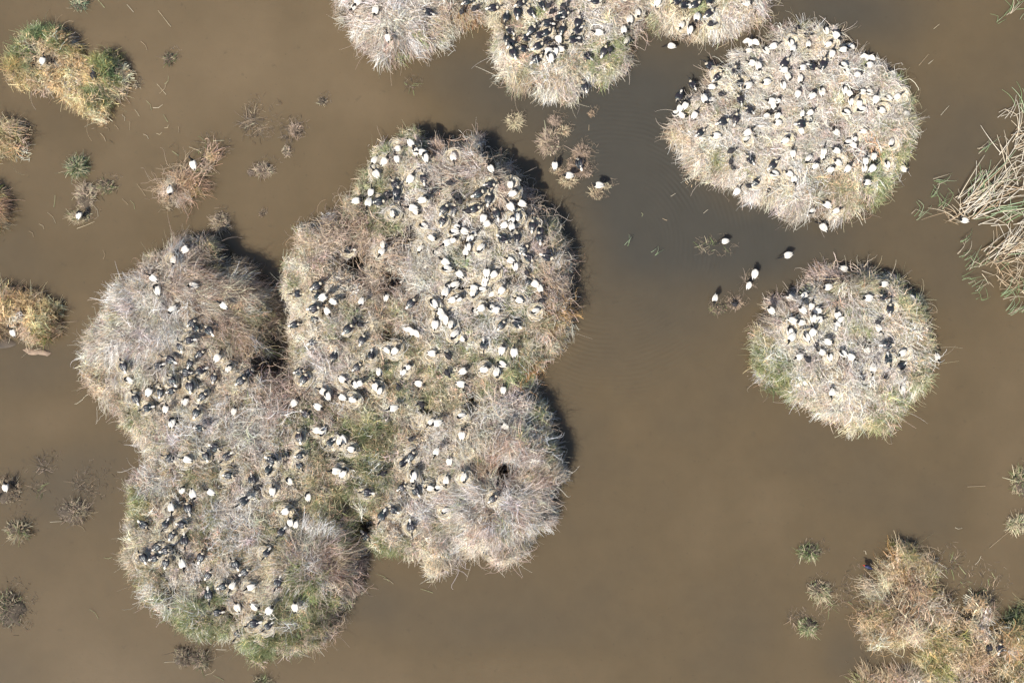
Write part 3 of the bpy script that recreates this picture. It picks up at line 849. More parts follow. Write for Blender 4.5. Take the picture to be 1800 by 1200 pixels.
DARK = '''
752 21 160;822 2 20;867 14 10;889 31 260;909 21 90;915 5 20;933 20 125;951 7 120;993 22 0;981 32 200;962 41 180;896 53 130;935 51 40;989 51 80;1017 39 80;1014 53 210;890 67 90;899 74 60;924 66 170;948 62 180;961 57 40;946 81 30;902 92 120;920 86 180;944 103 30;1007 70 200;1062 89 70;1032 98 150;1027 154 120 u;1048 1 0;1190 2 200;1202 9 190;1223 7 30;1247 2 260;1247 22 40
1380 111 50;1247 115 150;1261 135 45;1292 125 90;1217 148 125;1300 145 100;1194 170 240;1300 174 110;1317 193 150;1293 208 75;1272 214 20;1430 118 330;1447 112 70;1410 218 0;1232 233 30;1319 280 130;1360 289 45;1330 319 45;1554 523 125;1565 543 80;1562 606 0;1562 632 270;1584 644 220
744 312 100;694 323 120;697 336 60;699 350 300;667 354 10;782 367 45;798 367 90;778 387 75;842 267 30;862 325 0;842 340 30;859 348 80;835 367 20;873 375 110;936 396 80;950 405 80
612 438 185;654 475 250;557 502 30;523 517 180;558 521 130;552 541 10;552 558 100;518 571 10;612 578 40;884 421 320;908 417 90;922 437 40;930 453 330;713 491 30;723 532 50;882 570 45;907 568 140;948 416 90;962 452 330;929 493 70
338 567 30;345 577 330;332 598 190;367 580 130;317 607 95;352 621 30;299 631 150;277 643 200;334 637 55;327 653 170;352 652 200;217 642 100;302 668 110;281 688 70;302 687 20;334 677 90;238 699 110;258 717 200;345 724 65;352 753 0;376 662 70;439 655 30;424 668 40;357 695 35;400 696 50
552 600 20;528 653 10;534 665 60;538 727 320;527 767 100;587 627 260;637 597 60;652 625 270;628 644 30;850 607 270
297 805 150;361 800 110;378 787 340;398 802 225;402 835 0;331 892 100;427 880 215;253 922 330;290 922 240;320 922 0;302 940 60;324 950 280;277 959 40;291 967 20;251 979 110;272 981 20;291 988 75;354 978 70;366 1010 60;414 990 110;430 1004 35;392 1031 30;367 1045 280;381 1076 180;419 1112 240
580 778 220;478 808 340;472 826 245;502 800 270;528 801 15;527 817 310;443 843 290;493 935 225;645 865 170;643 943 320;724 800 60;707 814 220;707 856 40;731 862 130;691 896 150;672 907 240;723 925 280;867 875 40;855 968 310;468 973 235;488 1023 250;445 1095 190;470 1100 210
1018 286 120;1757 1138 80
'''
CHICK = '''
812 18;835 13;965 8;970 19;992 9;985 23;973 40;960 71;1018 68;1073 87;1251 41;1270 165;1403 50;1420 60;1425 52;1357 195;1287 264;1286 282;1290 294;1317 326;1353 334;1436 607;1547 565;1421 631;1560 663;1517 663
751 326;763 334;771 332;777 313;783 325;791 321;680 340;687 344;797 340;803 345;808 351;719 400;822 370;825 346;623 564;633 570;610 587;926 478;952 528;312 738;742 713;737 708;700 680;787 625;787 656;672 832;723 772;1292 534;163 130;1740 1140
'''


def parse(t, kind):
    out = []
    for e in t.replace('\n', ';').split(';'):
        w = e.split()
        if len(w) < 2:
            continue
        x, y = float(w[0]), float(w[1])
        a, pose = None, None
        for k in w[2:]:
            if k.lstrip('-').isdigit():
                a = float(k)
            else:
                pose = k
        out.append([kind, x, y, a, pose])
    return out


BIRDS = parse(WHITE, 'white') + parse(DARK, 'dark') + parse(CHICK, 'chick')
rb = random.Random(5)
for b in BIRDS:
    if b[4] is None:
        b[4] = ('u' if rb.random() < .07 else 't' if b[3] is None or rb.random() < .22 else 's') if b[0] == 'white' else ('t' if b[0] == 'dark' and rb.random() < .15 else 's')
    if b[3] is None:
        b[3] = rb.uniform(0, 360)
    # the island a bird is on
    b.append(None)
    best = -.75 if b[4] != 'w' else 1e9
    for k, isl in ISL.items():
        z, d = isl.height_px(b[1], b[2])
        if d > best:
            best, b[5] = d, k

for k, isl, lab, kw in ISPEC:
    isl.build(lab, 'island', [(b[1], b[2]) for b in BIRDS if b[5] == k and b[0] != 'chick'], **kw)


# ------------------------------------------------------------------ bird shapes
def loft(path, seg=12):
    """path rows: x y z half_width half_height material -> closed smooth skin"""
    p = np.array([r[:3] for r in path], float)
    t = np.gradient(p, axis=0)
    t /= np.linalg.norm(t, axis=1, keepdims=True)
    lat = np.array((0., 1., 0.))
    V, Q, T, M = [], [], [], []
    for i, r in enumerate(path):
        lat = lat - t[i] * (lat @ t[i])
        lat /= np.linalg.norm(lat)
        nor = np.cross(t[i], lat)
        for j in range(seg):
            a = 2 * math.pi * j / seg
            V.append(p[i] + lat * math.cos(a) * r[3] + nor * math.sin(a) * r[4])
    n = len(path)
    for i in range(n - 1):
        for j in range(seg):
            Q.append((i * seg + j, i * seg + (j + 1) % seg, (i + 1) * seg + (j + 1) % seg, (i + 1) * seg + j))
            M.append(path[i + 1][5] if i >= n // 3 else path[i][5])
    V.append(p[0]); V.append(p[-1])
    for j in range(seg):
        T.append((n * seg, (j + 1) % seg, j)); M.append(path[0][5])
    for j in range(seg):
        T.append((n * seg + 1, (n - 1) * seg + j, (n - 1) * seg + (j + 1) % seg)); M.append(path[-1][5])
    return V, Q, T, M


def refine(path, k=3):
    """smooth the control rows so that the skin has no corners"""
    P0 = np.array([r[:5] for r in path], float)
    m = [r[5] for r in path]
    out = []
    n = len(P0)
    for i in range(n - 1):
        a, b, c, d = P0[max(i - 1, 0)], P0[i], P0[i + 1], P0[min(i + 2, n - 1)]
        for s_ in range(k):
            u = s_ / k
            v = .5 * ((2 * b) + (c - a) * u + (2 * a - 5 * b + 4 * c - d) * u * u + (3 * b - a - 3 * c + d) * u ** 3)
            v[3:] = np.maximum(v[3:], .003)
            out.append(tuple(v) + (m[i] if u < .5 else m[i + 1],))
    out.append(tuple(P0[-1]) + (m[-1],))
    return out


def loft_mesh(name, path, mats, seg=12, k=3):
    V, Q, T, M = loft(refine(path, k) if k > 1 else path, seg)
    me = mesh_np(name, V, quads=Q, tris=T, mats=mats, smooth=True)
    me.polygons.foreach_set('material_index', np.array(M, np.int32))
    me.update()
    return me


def body_path(pose, dark, lift):
    c = 2 if dark else 1          # neck colour: straw for the dark birds, black skin for the white ones
    tl = 3 if dark else 0         # tail end
    L = lift
    rows = [(-.275, 0, L + .10, .012, .008, tl), (-.235, 0, L + .115, .05, .022, tl), (-.17, 0, L + .13, .085, .055, tl if dark else 0), (-.09, 0, L + .135, .118, .09, 0),
            (.0, 0, L + .135, .128, .105, 0), (.085, 0, L + .14, .115, .102, 0), (.15, 0, L + .155, .08, .08, 0)]
    if pose in ('s', 'x'):
        rows += [(.195, 0, L + .20, .045, .05, c), (.22, .01, L + .25, .032, .034, c), (.255, .015, L + .285, .029, .03, c if not dark else 1), (.30, .015, L + .295, .034, .034, 1), (.335, .015, L + .285, .026, .026, 1), (.355, .015, L + .275, .014, .014, 1)]
        head = (.345, .015, L + .28, 0)
    elif pose == 't':
        rows += [(.185, .015, L + .20, .05, .05, c), (.175, .05, L + .255, .036, .034, c), (.12, .085, L + .27, .031, .03, c if not dark else 1), (.06, .09, L + .265, .035, .033, 1), (.02, .085, L + .258, .026, .026, 1), (.0, .08, L + .255, .014, .014, 1)]
        head = (.01, .082, L + .256, 170)
    elif pose == 'u':
        rows += [(.19, 0, L + .21, .045, .05, c), (.20, 0, L + .28, .032, .034, c), (.215, 0, L + .34, .028, .028, c), (.255, 0, L + .375, .033, .032, 1), (.295, 0, L + .365, .026, .025, 1), (.315, 0, L + .355, .014, .014, 1)]
        head = (.30, 0, L + .36, 0)
    else:  # wading, probing
        rows += [(.20, 0, L + .15, .045, .05, c), (.25, 0, L + .13, .033, .034, c), (.30, .01, L + .08, .028, .028, c), (.345, .015, L + .02, .034, .034, 1), (.375, .015, L - .02, .026, .026, 1), (.39, .015, L - .045, .014, .014, 1)]
        head = (.385, .015, L - .035, 0)
    return rows, head


def bill_path(head, pose):
    x, y, z, turn = head
    r = math.radians(turn)
    pts = []
    for i in range(7):
        s_ = i / 6
        f = .165 * s_
        dz = -.085 * s_ ** 1.7 if pose != 'w' else -.13 * s_
        pts.append((x + f * math.cos(r) * (1 if pose != 'w' else .6), y + f * math.sin(r), z + dz, .0115 * (1 - .65 * s_), .012 * (1 - .65 * s_), 0))
    return pts


def wing_path(side, L):
    return [(.135, side * .060, L + .185, .012, .012, 0), (.10, side * .078, L + .195, .05, .03, 0), (.0, side * .086, L + .205, .066, .034, 0), (-.10, side * .074, L + .195, .06, .028, 0),
            (-.19, side * .045, L + .172, .042, .018, 0), (-.27, side * .022, L + .145, .022, .009, 0), (-.315, side * .012, L + .13, .006, .004, 0)]


def open_wing(name, side, L, mat):
    lead = [(.11, .07, .20), (.15, .17, .25), (.13, .27, .27), (.02, .38, .25), (-.08, .45, .23)]
    trail = [(-.13, .06, .18), (-.13, .15, .22), (-.15, .24, .24), (-.16, .33, .235), (-.13, .43, .225)]
    V, Q = [], []
    for lay, dz in ((0, .012), (1, -.006)):
        for a, b in zip(lead, trail):
            for u in (0, .33, .66, 1):
                V.append((a[0] + (b[0] - a[0]) * u, side * (a[1] + (b[1] - a[1]) * u), L + a[2] + (b[2] - a[2]) * u + dz * (1 - u) + (.012 * math.sin(u * 3.1))))
    for lay in (0, 20):
        for i in range(4):
            for j in range(3):
                k = lay + i * 4 + j
                Q.append((k, k + 1, k + 5, k + 4))
    rim = [0, 1, 2, 3, 7, 11, 15, 19, 18, 17, 16, 12, 8, 4]
    for i, a in enumerate(rim):
        b = rim[(i + 1) % len(rim)]
        Q.append((a, b, b + 20, a + 20))
    return mesh_np(name, V, quads=Q, mats=(mat,), smooth=True)


BIRD_MESH = {}


def bird_meshes(kind, pose):
    key = (kind, pose)
    if key in BIRD_MESH:
        return BIRD_MESH[key]
    dark = kind == 'dark'
    L = {'s': .0, 't': .0, 'x': .12, 'u': .24, 'w': .24}[pose]
    rows, head = body_path(pose, dark, L)
    mats = (M_IRID if dark else M_WHITE, M_BLACKSKIN, M_CREAM, M_WHITE)
    parts = []
    body = loft_mesh('ibis_body', rows, mats, 14)
    fm = M_IRID if dark else M_WHITE
    for s_ in (1, -1):
        parts.append(('wing', open_wing('wing', s_, L, fm) if pose == 'x' else loft_mesh('wing', wing_path(s_, L), (fm,), 10)))
    parts.append(('bill', loft_mesh('bill', bill_path(head, pose), (M_BLACKSKIN,), 6, 1)))
    if dark:
        tp = [(-.20, 0, L + .178, .035, .01, 0), (-.26, 0, L + .165, .048, .01, 0), (-.32, 0, L + .145, .04, .008, 0), (-.35, 0, L + .135, .012, .004, 0)]
        parts.append(('tail', loft_mesh('tail', tp, (M_WHITE,), 8, 2)))
    else:
        tp = [(-.21, 0, L + .188, .012, .006, 0), (-.245, 0, L + .178, .030, .009, 0), (-.28, 0, L + .160, .032, .009, 0), (-.315, 0, L + .14, .014, .005, 0)]
        parts.append(('tail_plumes', loft_mesh('tail_plumes', tp, (M_BLACKSKIN,), 8, 2)))
    if L > .1:
        for s_ in (1, -1):
            lg = [(-.01, s_ * .05, L + .06, .018, .018, 0), (-.03, s_ * .05, L - .05, .010, .010, 0), (.0, s_ * .05, -.05, .008, .008, 0), (.0, s_ * .05, -.22, .008, .008, 0)]
            parts.append(('leg', loft_mesh('leg', lg, (M_LEG,), 6, 2)))
    BIRD_MESH[key] = (body, parts)
    return BIRD_MESH[key]


def chick_meshes():
    if 'chick' not in BIRD_MESH:
        rows = [(-.14, 0, .05, .015, .012, 0), (-.10, 0, .06, .055, .045, 0), (-.03, 0, .065, .078, .065, 0), (.05, 0, .075, .06, .058, 0), (.09, .0, .11, .034, .036, 0), (.12, .005, .145, .03, .03, 0), (.155, .01, .15, .032, .03, 0), (.18, .01, .145, .016, .016, 1)]
        body = loft_mesh('chick_body', rows, (M_DOWN, M_CREAM), 10)
        bl = [(.17, .01, .147, .012, .012, 0), (.20, .01, .14, .008, .008, 0), (.235, .01, .125, .004, .004, 0)]
        parts = [('bill', loft_mesh('bill', bl, (M_LEG,), 6, 2))]
        for s_ in (1, -1):
            w = [(.05, s_ * .055, .09, .008, .012, 0), (.0, s_ * .072, .095, .014, .03, 0), (-.06, s_ * .066, .085, .012, .028, 0), (-.10, s_ * .05, .07, .005, .01, 0)]
            parts.append(('wing', loft_mesh('wing', w, (M_DOWN,), 8, 2)))
        BIRD_MESH['chick'] = (body, parts)
    return BIRD_MESH['chick']


# ------------------------------------------------------------------ where each bird is, in words
ZONES = {
    'main': '''290 455 on the top of the shaggy left bush|300 520 in the middle of the shaggy left bush|340 590 at the shaggy left bush's lower right flank|230 670 on the big island's far left slope|320 640 in the dark flock on the left lobe|310 700 below the dark flock on the left lobe|400 660 between left lobe and the dark gap|360 790 on the waist of the left lobe|450 820 left of the dark green hollow|520 795 in the cluster above the green hollow|340 870 on the lower left lobe's upper part|290 955 on the lower left lobe's left side|400 1000 in the middle of the lower left lobe|440 1075 near the lower left tip|500 900 beside the grey mound of the lower lobe|510 980 right of the lower left lobe's middle
    680 280 at the big island's top left corner|790 280 on the big island's top rim|690 345 below the big island's top left corner|785 335 in the chick group near the top|870 330 under the big island's top right rim|890 380 in the pale cluster by the top right rim|800 390 on the slope below the chick group|740 380 left of the slope below the chicks|790 430 in the upper half of the white crowd|850 430 right of the upper white crowd|930 430 on the big island's right rim|640 460 among the brown twig tangles|540 530 on the shoulder right of the dark gap|590 550 just inside the shoulder by the gap|700 540 at the white crowd's left border|790 490 in the middle of the white crowd|860 495 in the white crowd's right half|920 510 between white crowd and right rim|780 560 at the white crowd's lower end|850 550 below the white crowd's right half|890 570 near the green patch by the right rim|630 610 on the green left middle slope|700 620 in the green middle of the island|800 600 under the white crowd|880 630 above the right hand notch|850 660 left of the right hand notch|620 680 on the nests of the middle slope|700 690 right of the middle slope nests|560 710 above the dark hollow|770 735 on the straw above the lower right lobe|860 720 on grey twigs below the right notch|600 780 at the dark green hollow|790 790 near the empty straw nests|740 850 on the lower right lobe's left half|800 860 on the lower right lobe's middle|870 920 on the grey twigs of the lower right lobe|670 900 at the lower right lobe's left end|535 660 beside the shadowed gap's lower end''',
    'round': '''1330 90 at the round island's upper left corner|1250 130 on the twiggy left shoulder of the round island|1215 190 at the round island's left edge|1250 165 inside the round island's left edge|1310 140 inside the round island's upper left|1380 110 near the round island's top|1440 80 at the very top of the round island|1500 90 on the round island's upper right rim|1540 120 at the round island's right shoulder|1420 140 in the round island's upper centre|1500 130 right of the round island's upper centre|1500 180 in the bright patch of the round island|1560 180 by the round island's right rim|1370 190 in the centre of the round island|1290 210 left of the round island's centre|1430 200 right of the round island's centre|1400 260 below the round island's centre|1310 280 on the round island's lower left straw|1470 270 on the round island's lower right|1530 280 near the round island's green lower rim|1340 320 at the round island's lower left rim|1460 365 on the round island's bottom rim''',
    'right': '''1390 530 on the right island's upper left twigs|1470 490 on the right island's top|1540 520 on the right island's upper right|1420 565 on the right island's left nests|1470 570 in the right island's upper centre|1410 600 on the right island's whitewashed left|1460 620 at the centre of the right island|1540 590 right of the right island's centre|1580 640 on the right island's right side|1500 670 on the right island's lower half|1640 630 at the right island's right rim''',
    'top': '''650 20 on the top edge island's left lobe|780 20 right of the top edge island's left lobe|900 20 along the frame's top left of centre|900 70 on the left rim of the top middle lobe|950 60 in the dark flock of the top middle lobe|980 20 above the dark flock at top middle|960 95 below the dark flock at top middle|1030 60 right of the dark flock at top middle|1060 90 beside the green tuft at top middle|1110 50 on the neck of the top edge island|1210 10 by the bright green tuft at top right|1220 40 on the top right lobe's lower edge|1290 10 on the top right lobe's right side''',
    'heart': '100 110 on the heart shaped straw island',
    'corner': '1750 1140 on the lower right corner island',
    'west': '27 583 on the square tussock above the sunken log',
    'strip': '320 315 on the long mat of broken brown stems',
    None: '''1178 83 wading in the channel below the top island|1443 400 wading at the round island's lower edge|1272 425 wading over drowned twigs in the channel|1381 449 wading in open water between two islands|1319 490 wading in the channel by the right island|1254 524 standing on a twig raft in the channel|1292 534 on the twig raft in the channel|138 377 on a tussock near the left edge|9 855 on a stem raft at the left edge|1696 387 among the broken reeds|974 290 on the smallest mud tussock in the channel|1000 309 on the brown tussocks in the channel|1051 329 beside a straw tussock in the channel|345 291 standing on the brown mat''',
}
ZL = {k: [(float(w[0]), float(w[1]), ' '.join(w[2:])) for w in (e.split() for e in t.replace('\n', '|').split('|')) if w] for k, t in ZONES.items()}
ORD = ['leftmost', 'second from left', 'third from left', 'fourth from left', 'fifth from left', 'sixth from left', 'seventh from left', 'eighth from left', 'ninth from left', 'tenth from left', 'eleventh from left', 'twelfth from left', 'thirteenth from left', 'fourteenth from left']
LOOK = {('white', 's'): 'white ibis', ('white', 't'): 'white ibis, head tucked back', ('white', 'x'): 'white ibis, wings half open', ('white', 'u'): 'white ibis', ('white', 'w'): 'white ibis',
        ('dark', 's'): 'glossy black ibis', ('dark', 't'): 'glossy black ibis, head tucked back', ('dark', 'u'): 'glossy black ibis', ('chick', 's'): 'small dark downy chick'}
cells = {}
for b in BIRDS:
    zl = ZL.get(b[5]) or ZL['main']
    z = min(zl, key=lambda q: (q[0] - b[1]) ** 2 + (q[1] - b[2]) ** 2)[2]
    b.append(z)
    cells.setdefault((z, b[0]), []).append(b)
for (z, k), bs in cells.items():
    bs.sort(key=lambda q: q[1])
    noun = {'white': 'white one', 'dark': 'black one', 'chick': 'chick'}[k]
    for i, b in enumerate(bs):
        look = LOOK[(k, b[4])]
        same = [q for q in bs if q[4] == b[4]]
        if len(bs) == 1:
            lab = f'{look} {z}' if look.count(',') == 0 else f'{look}, {z}'
        elif b[4] in 'x' and len(same) == 1:
            lab = f'{look}, {z}'
        else:
            o = 'rightmost' if i == len(bs) - 1 else ORD[i]
            look = {'white': 'white ibis', 'dark': 'glossy black ibis', 'chick': 'small dark chick'}[k]
            lab = f'{look} {z}, {o} {noun}' if o in ('leftmost', 'rightmost') else f'{look} {z}, {o} there'
        b.append(lab)

# ------------------------------------------------------------------ nests
def nest_mesh(n=130):
    K = 4
    a = rng.uniform(0, 2 * math.pi, n)
    R = np.abs(rng.normal(.21, .075, n))
    span = rng.uniform(.5, 1.3, n) * rng.choice([-1, 1], n)
    s_ = np.linspace(-.5, .5, K)[None, :]
    aa = a[:, None] + span[:, None] * s_
    RR = R[:, None] * (1 + rng.normal(0, .22, n)[:, None] * s_)
    z = .05 + .055 * np.exp(-((R - .24) / .06) ** 2)[:, None] + rng.normal(0, .014, (n, K))
    p = np.stack([np.cos(aa) * RR, np.sin(aa) * RR, z + 0 * aa], -1)
    m = 46                                          # straws sticking out at random
    b_ = rng.uniform(0, 2 * math.pi, m)
    st = np.stack([np.cos(b_), np.sin(b_), 0 * b_], -1) * rng.uniform(.08, .27, m)[:, None] + (0, 0, .06)
    c = rng.uniform(0, 2 * math.pi, m)
    d = np.stack([np.cos(c), np.sin(c), rng.normal(.05, .15, m)], -1) * rng.uniform(.08, .2, m)[:, None]
    p2 = st[:, None] + d[:, None] * np.linspace(0, 1, K)[None, :, None]
    p = np.concatenate([p, p2])
    nn = len(p)
    r = rng.uniform(.006, .011, (nn, 1)) * np.ones((1, K))
    cc = np.array((.80, .67, .48)) * rng.uniform(.6, 1.25, (nn, 1))
    wsh = rng.random(nn) < .42
    cc[wsh] = np.array((.74, .70, .64)) * rng.uniform(.8, 1.1, (wsh.sum(), 1))
    v, q, s3 = tubes(p, r, np.clip(cc, 0, .85))
    # trodden cup floor
    rings, seg = [(.0, .035), (.12, .04), (.19, .055), (.25, .04), (.29, -.02)], 14
    fv = [(math.cos(2 * math.pi * j / seg) * rr * (1 + .1 * math.sin(j * 2.3)), math.sin(2 * math.pi * j / seg) * rr, zz) for rr, zz in rings for j in range(seg)]
    o = len(v)
    fq = [(o + i * seg + j, o + i * seg + (j + 1) % seg, o + (i + 1) * seg + (j + 1) % seg, o + (i + 1) * seg + j) for i in range(len(rings) - 1) for j in range(seg)]
    v = np.concatenate([v, np.array(fv)])
    q = np.concatenate([q, np.array(fq)])
    s3 = np.concatenate([s3, np.tile((.60, .50, .34), (len(fv), 1))])
    return mesh_np('nest', v, quads=q, mats=(M_STEM,), shade=s3)


NESTS = [nest_mesh() for _ in range(7)]


def put_nest(px, py, label, group, k, up=.11, sc=1.0):
    z, d = ISL[k].height_px(px, py)
    p = P(px, py, z + up)
    obj('straw_nest', NESTS[rb.randrange(len(NESTS))], None, p, (rb.uniform(-.12, .12), rb.uniform(-.12, .12), rb.uniform(0, 6.28)), (sc * rb.uniform(.8, 1.15), sc * rb.uniform(.8, 1.15), 1.0), label=label, category='nest', group=group)


for x, y, lab in ((450, 970, 'empty straw nest touching the black ibis in the lower left lobe'), (756, 822, 'empty yellow straw nest, left of the two near the lower right lobe'),
                  (824, 795, 'empty yellow straw nest above the lower right lobe, right of the other'), (736, 738, 'wide empty straw nest on the open slope above the lower right lobe'),
                  (558, 664, 'round empty straw nest near the shadowed gap'), (826, 481, 'empty straw nest in the middle of the white crowd'), (864, 406, 'empty straw nest among white birds by the top right rim'),
                  (1396, 622, 'empty whitewashed straw nest on the right island near its green rim'), (1350, 296, 'empty pale straw nest low on the round island'), (1253, 41, 'empty nest with a dark chick beside it on the top right lobe'),
                  (622, 706, 'empty straw nest on the slope above the dark green hollow'), (1508, 703, 'empty straw nest low on the right island')):
    k = 'main' if x < 1010 and y > 200 else 'round' if y > 200 and y < 400 and x > 1200 else 'right' if y > 400 else 'top'
    put_nest(x, y, lab, 'straw nests on the islands', k, .08)

# ------------------------------------------------------------------ set the birds down
NAMES = {'white': ('white_ibis', 'ibis', 'white ibises of the colony'), 'dark': ('black_ibis', 'ibis', 'glossy black ibises of the colony'), 'chick': ('ibis_chick', 'chick', 'dark ibis chicks')}
NEST_N = 0
for kind, px, py, ang, pose, isl, zone, lab in BIRDS:
    z = 0.0
    if isl:
        z = ISL[isl].height_px(px, py)[0]
    base = {None: .0, 'heart': z + .06, 'west': z + .08, 'strip': z + .06}.get(isl, z + .17)
    if isl is None and pose != 'w':
        base = .16
    has_nest = isl in ('main', 'round', 'right', 'top') and ISL[isl].height_px(px, py)[1] > .25 and kind != 'chick' and pose in 'st' and rb.random() < (.62 if isl == 'main' else .34)
    if has_nest:
        short = lab.replace('glossy black ibis', 'black ibis').replace(', head tucked back', '').replace(' there', '').replace(' white one', '').replace(' black one', '')
        nl = 'straw nest under the ' + short
        if len(nl.split()) > 16:
            nl = nl.replace('straw nest under the ', 'nest under ')
        put_nest(px, py, nl, 'straw nests on the islands', isl)
        base = z + .19
    top_guess = base + .15
    p = P(px, py, top_guess)
    p[2] = base
    sc = rb.uniform(.88, 1.12) * {'white': .73 if isl == 'round' else .78, 'dark': .84, 'chick': rb.uniform(.95, 1.25)}[kind]
    sc = (sc, sc * (1.1 if kind == 'dark' else 1.04), sc)
    me, parts = chick_meshes() if kind == 'chick' else bird_meshes(kind, pose)
    nm, cat, grp = NAMES[kind]
    o = obj(nm, me, None, p, (rb.uniform(-.1, .1), rb.uniform(-.12, .06) if pose != 'w' else 0, math.radians(ang + rb.uniform(-8, 8))), sc, label=lab, category=cat, group=grp)
    for pn, pm in parts:
        obj(pn, pm, o)

# swamphen by the corner island
rows = [(-.20, 0, .20, .012, .01, 0), (-.15, 0, .21, .045, .03, 0), (-.06, 0, .21, .08, .075, 0), (.04, 0, .215, .082, .08, 0), (.11, 0, .235, .05, .055, 0), (.15, 0, .28, .03, .032, 0), (.185, 0, .315, .03, .03, 0), (.215, 0, .315, .02, .02, 0)]
sw = obj('swamphen', loft_mesh('swamphen_body', rows, (M_BLUE,), 12), None, P(1526, 996, .2) * (1, 1, 0) + (0, 0, -.02), (0, 0, math.radians(155)), 1.0, label='blue swamphen with a red bill at the corner island\'s upper left edge', category='swamphen')
obj('bill', loft_mesh('bill', [(.195, 0, .335, .014, .012, 0), (.225, 0, .325, .018, .018, 0), (.25, 0, .315, .012, .014, 0), (.275, 0, .305, .004, .004, 0)], (M_RED,), 8, 2), sw)
for s_ in (1, -1):
    obj('wing', loft_mesh('wing', [(.09, s_ * .04, .245, .01, .01, 0), (.03, s_ * .056, .262, .04, .02, 0), (-.06, s_ * .05, .258, .04, .02, 0), (-.17, s_ * .015, .225, .01, .006, 0)], (M_BLACKSKIN,), 8, 2), sw)
    obj('leg', loft_mesh('leg', [(0, s_ * .035, .17, .012, .012, 0), (-.02, s_ * .035, .08, .008, .008, 0), (0, s_ * .035, -.1, .007, .007, 0)], (M_RED,), 6, 2), sw)


# ------------------------------------------------------------------ tussocks standing in the water
def tussock(px, py, rx, ry, mix, height, n, label, droop=.6, sparse=False):
    """mix: list of (rgb, share)"""
    c = P(px, py, 0)
    root = bpy.data.objects.new('grass_tussock', None)
    col.objects.link(root)
    root.location = c
    root['label'], root['category'], root['group'] = label, 'tussock', 'tussocks standing in the water'
    rx, ry = rx * S * 1.08, ry * S * 1.08
    if not sparse:
        seg, rings = 14, [(0, .5), (.35, .45), (.65, .3), (.82, .08), (.95, -.25)]
        V = [(math.cos(2 * math.pi * j / seg) * rx * a * (1 + .32 * math.sin(j * 1.7 + px)), math.sin(2 * math.pi * j / seg) * ry * a * (1 + .32 * math.cos(j * 2.3 + py)), height * h) for a, h in rings for j in range(seg)]
        Q = [(i * seg + j, i * seg + (j + 1) % seg, (i + 1) * seg + (j + 1) % seg, (i + 1) * seg + j) for i in range(len(rings) - 1) for j in range(seg)]
        obj('root_mat', mesh_np('root_mat', V, quads=Q, mats=(M_LITTER,), smooth=True), root)
    n = int(n * (2.3 if not sparse else 1.2))
    soaked(px, py, rx / S, ry / S, root)
    shares = np.array([m[1] for m in mix], float)
    which = rng.choice(len(mix), n, p=shares / shares.sum())
    for k, (rgb, sh) in enumerate(mix):
        m = int((which == k).sum())
        if not m:
            continue
        K = 5
        a = rng.uniform(0, 2 * math.pi, m)
        lean0 = (px * 7.3 + py * 3.1) % 6.28
        a = np.where(rng.random(m) < .55, lean0 + rng.normal(0, .9, m), a)
        rr = np.sqrt(rng.random(m)) * .95
        st = np.stack([np.cos(a) * rx * rr, np.sin(a) * ry * rr, height * .35 * (1 - rr ** 2) * (0 if sparse else 1) - .02], -1)
        dirn = a + rng.normal(0, 1.15 if not sparse else 2.0, m)
        el = np.clip(1.1 - rr * .8 + rng.normal(0, .4, m), .0, 1.45) if not sparse else np.abs(rng.normal(.15, .25, m))
        L = rng.lognormal(-.75, .4, m) * height * 1.05 if not sparse else rng.uniform(.1, .36, m)
        L = np.clip(L * (1 + .45 * np.cos(a - lean0)), .07, .9)
        s_ = np.linspace(0, 1, K)[None, :]
        e2 = el[:, None] - droop * s_ * rng.uniform(.4, 1.6, m)[:, None]
        step = L[:, None] / (K - 1)
        az = dirn[:, None] + rng.normal(0, .25, m)[:, None] * s_
        p = np.stack([np.cumsum(np.cos(az) * np.cos(e2) * step, 1), np.cumsum(np.sin(az) * np.cos(e2) * step, 1), np.cumsum(np.sin(e2) * step, 1)], -1) + st[:, None]
        p[..., 2] = np.maximum(p[..., 2], -.03)
        rad = rng.uniform(.0055, .013, (m, 1)) * np.linspace(1, .4, K)
        cc = np.array(rgb) * rng.uniform(.45, 1.5, (m, 1))
        g = rgb[1] > rgb[0]
        obj('green_blades' if g else 'dry_blades', tube_mesh('blades', p, rad, np.clip(cc, 0, .85), M_STEM), root, kind='stuff')


ST, BR, GR, BG, DK, PK = (.68, .57, .39), (.44, .33, .23), (.24, .30, .13), (.20, .27, .17), (.18, .15, .12), (.50, .39, .31)
def soaked(px, py, rx, ry, root):
    """dark stems lying in the water round a tussock"""
    m = int(10 + (rx + ry) * 1.6)
    a = rng.uniform(0, 2 * math.pi, m)
    k_ = rng.uniform(.7, 1.6, m)
    st = np.stack([np.cos(a) * rx * S * k_ + .1 * k_, np.sin(a) * ry * S * k_ + .1 * k_, 0 * a + .004], -1)
    b_ = rng.uniform(0, 2 * math.pi, m)
    d = np.stack([np.cos(b_), np.sin(b_), rng.uniform(-.2, .25, m)], -1) * rng.uniform(.06, .26, m)[:, None]
    p = st[:, None] + d[:, None] * np.linspace(-.5, .5, 4)[None, :, None]
    obj('soaked_stems', tube_mesh('soaked_stems', p, rng.uniform(.004, .008, (m, 1)) * np.ones((1, 4)), np.array((.19, .15, .11)) * rng.uniform(.4, 2.0, (m, 1)), M_STEM), root, kind='stuff')


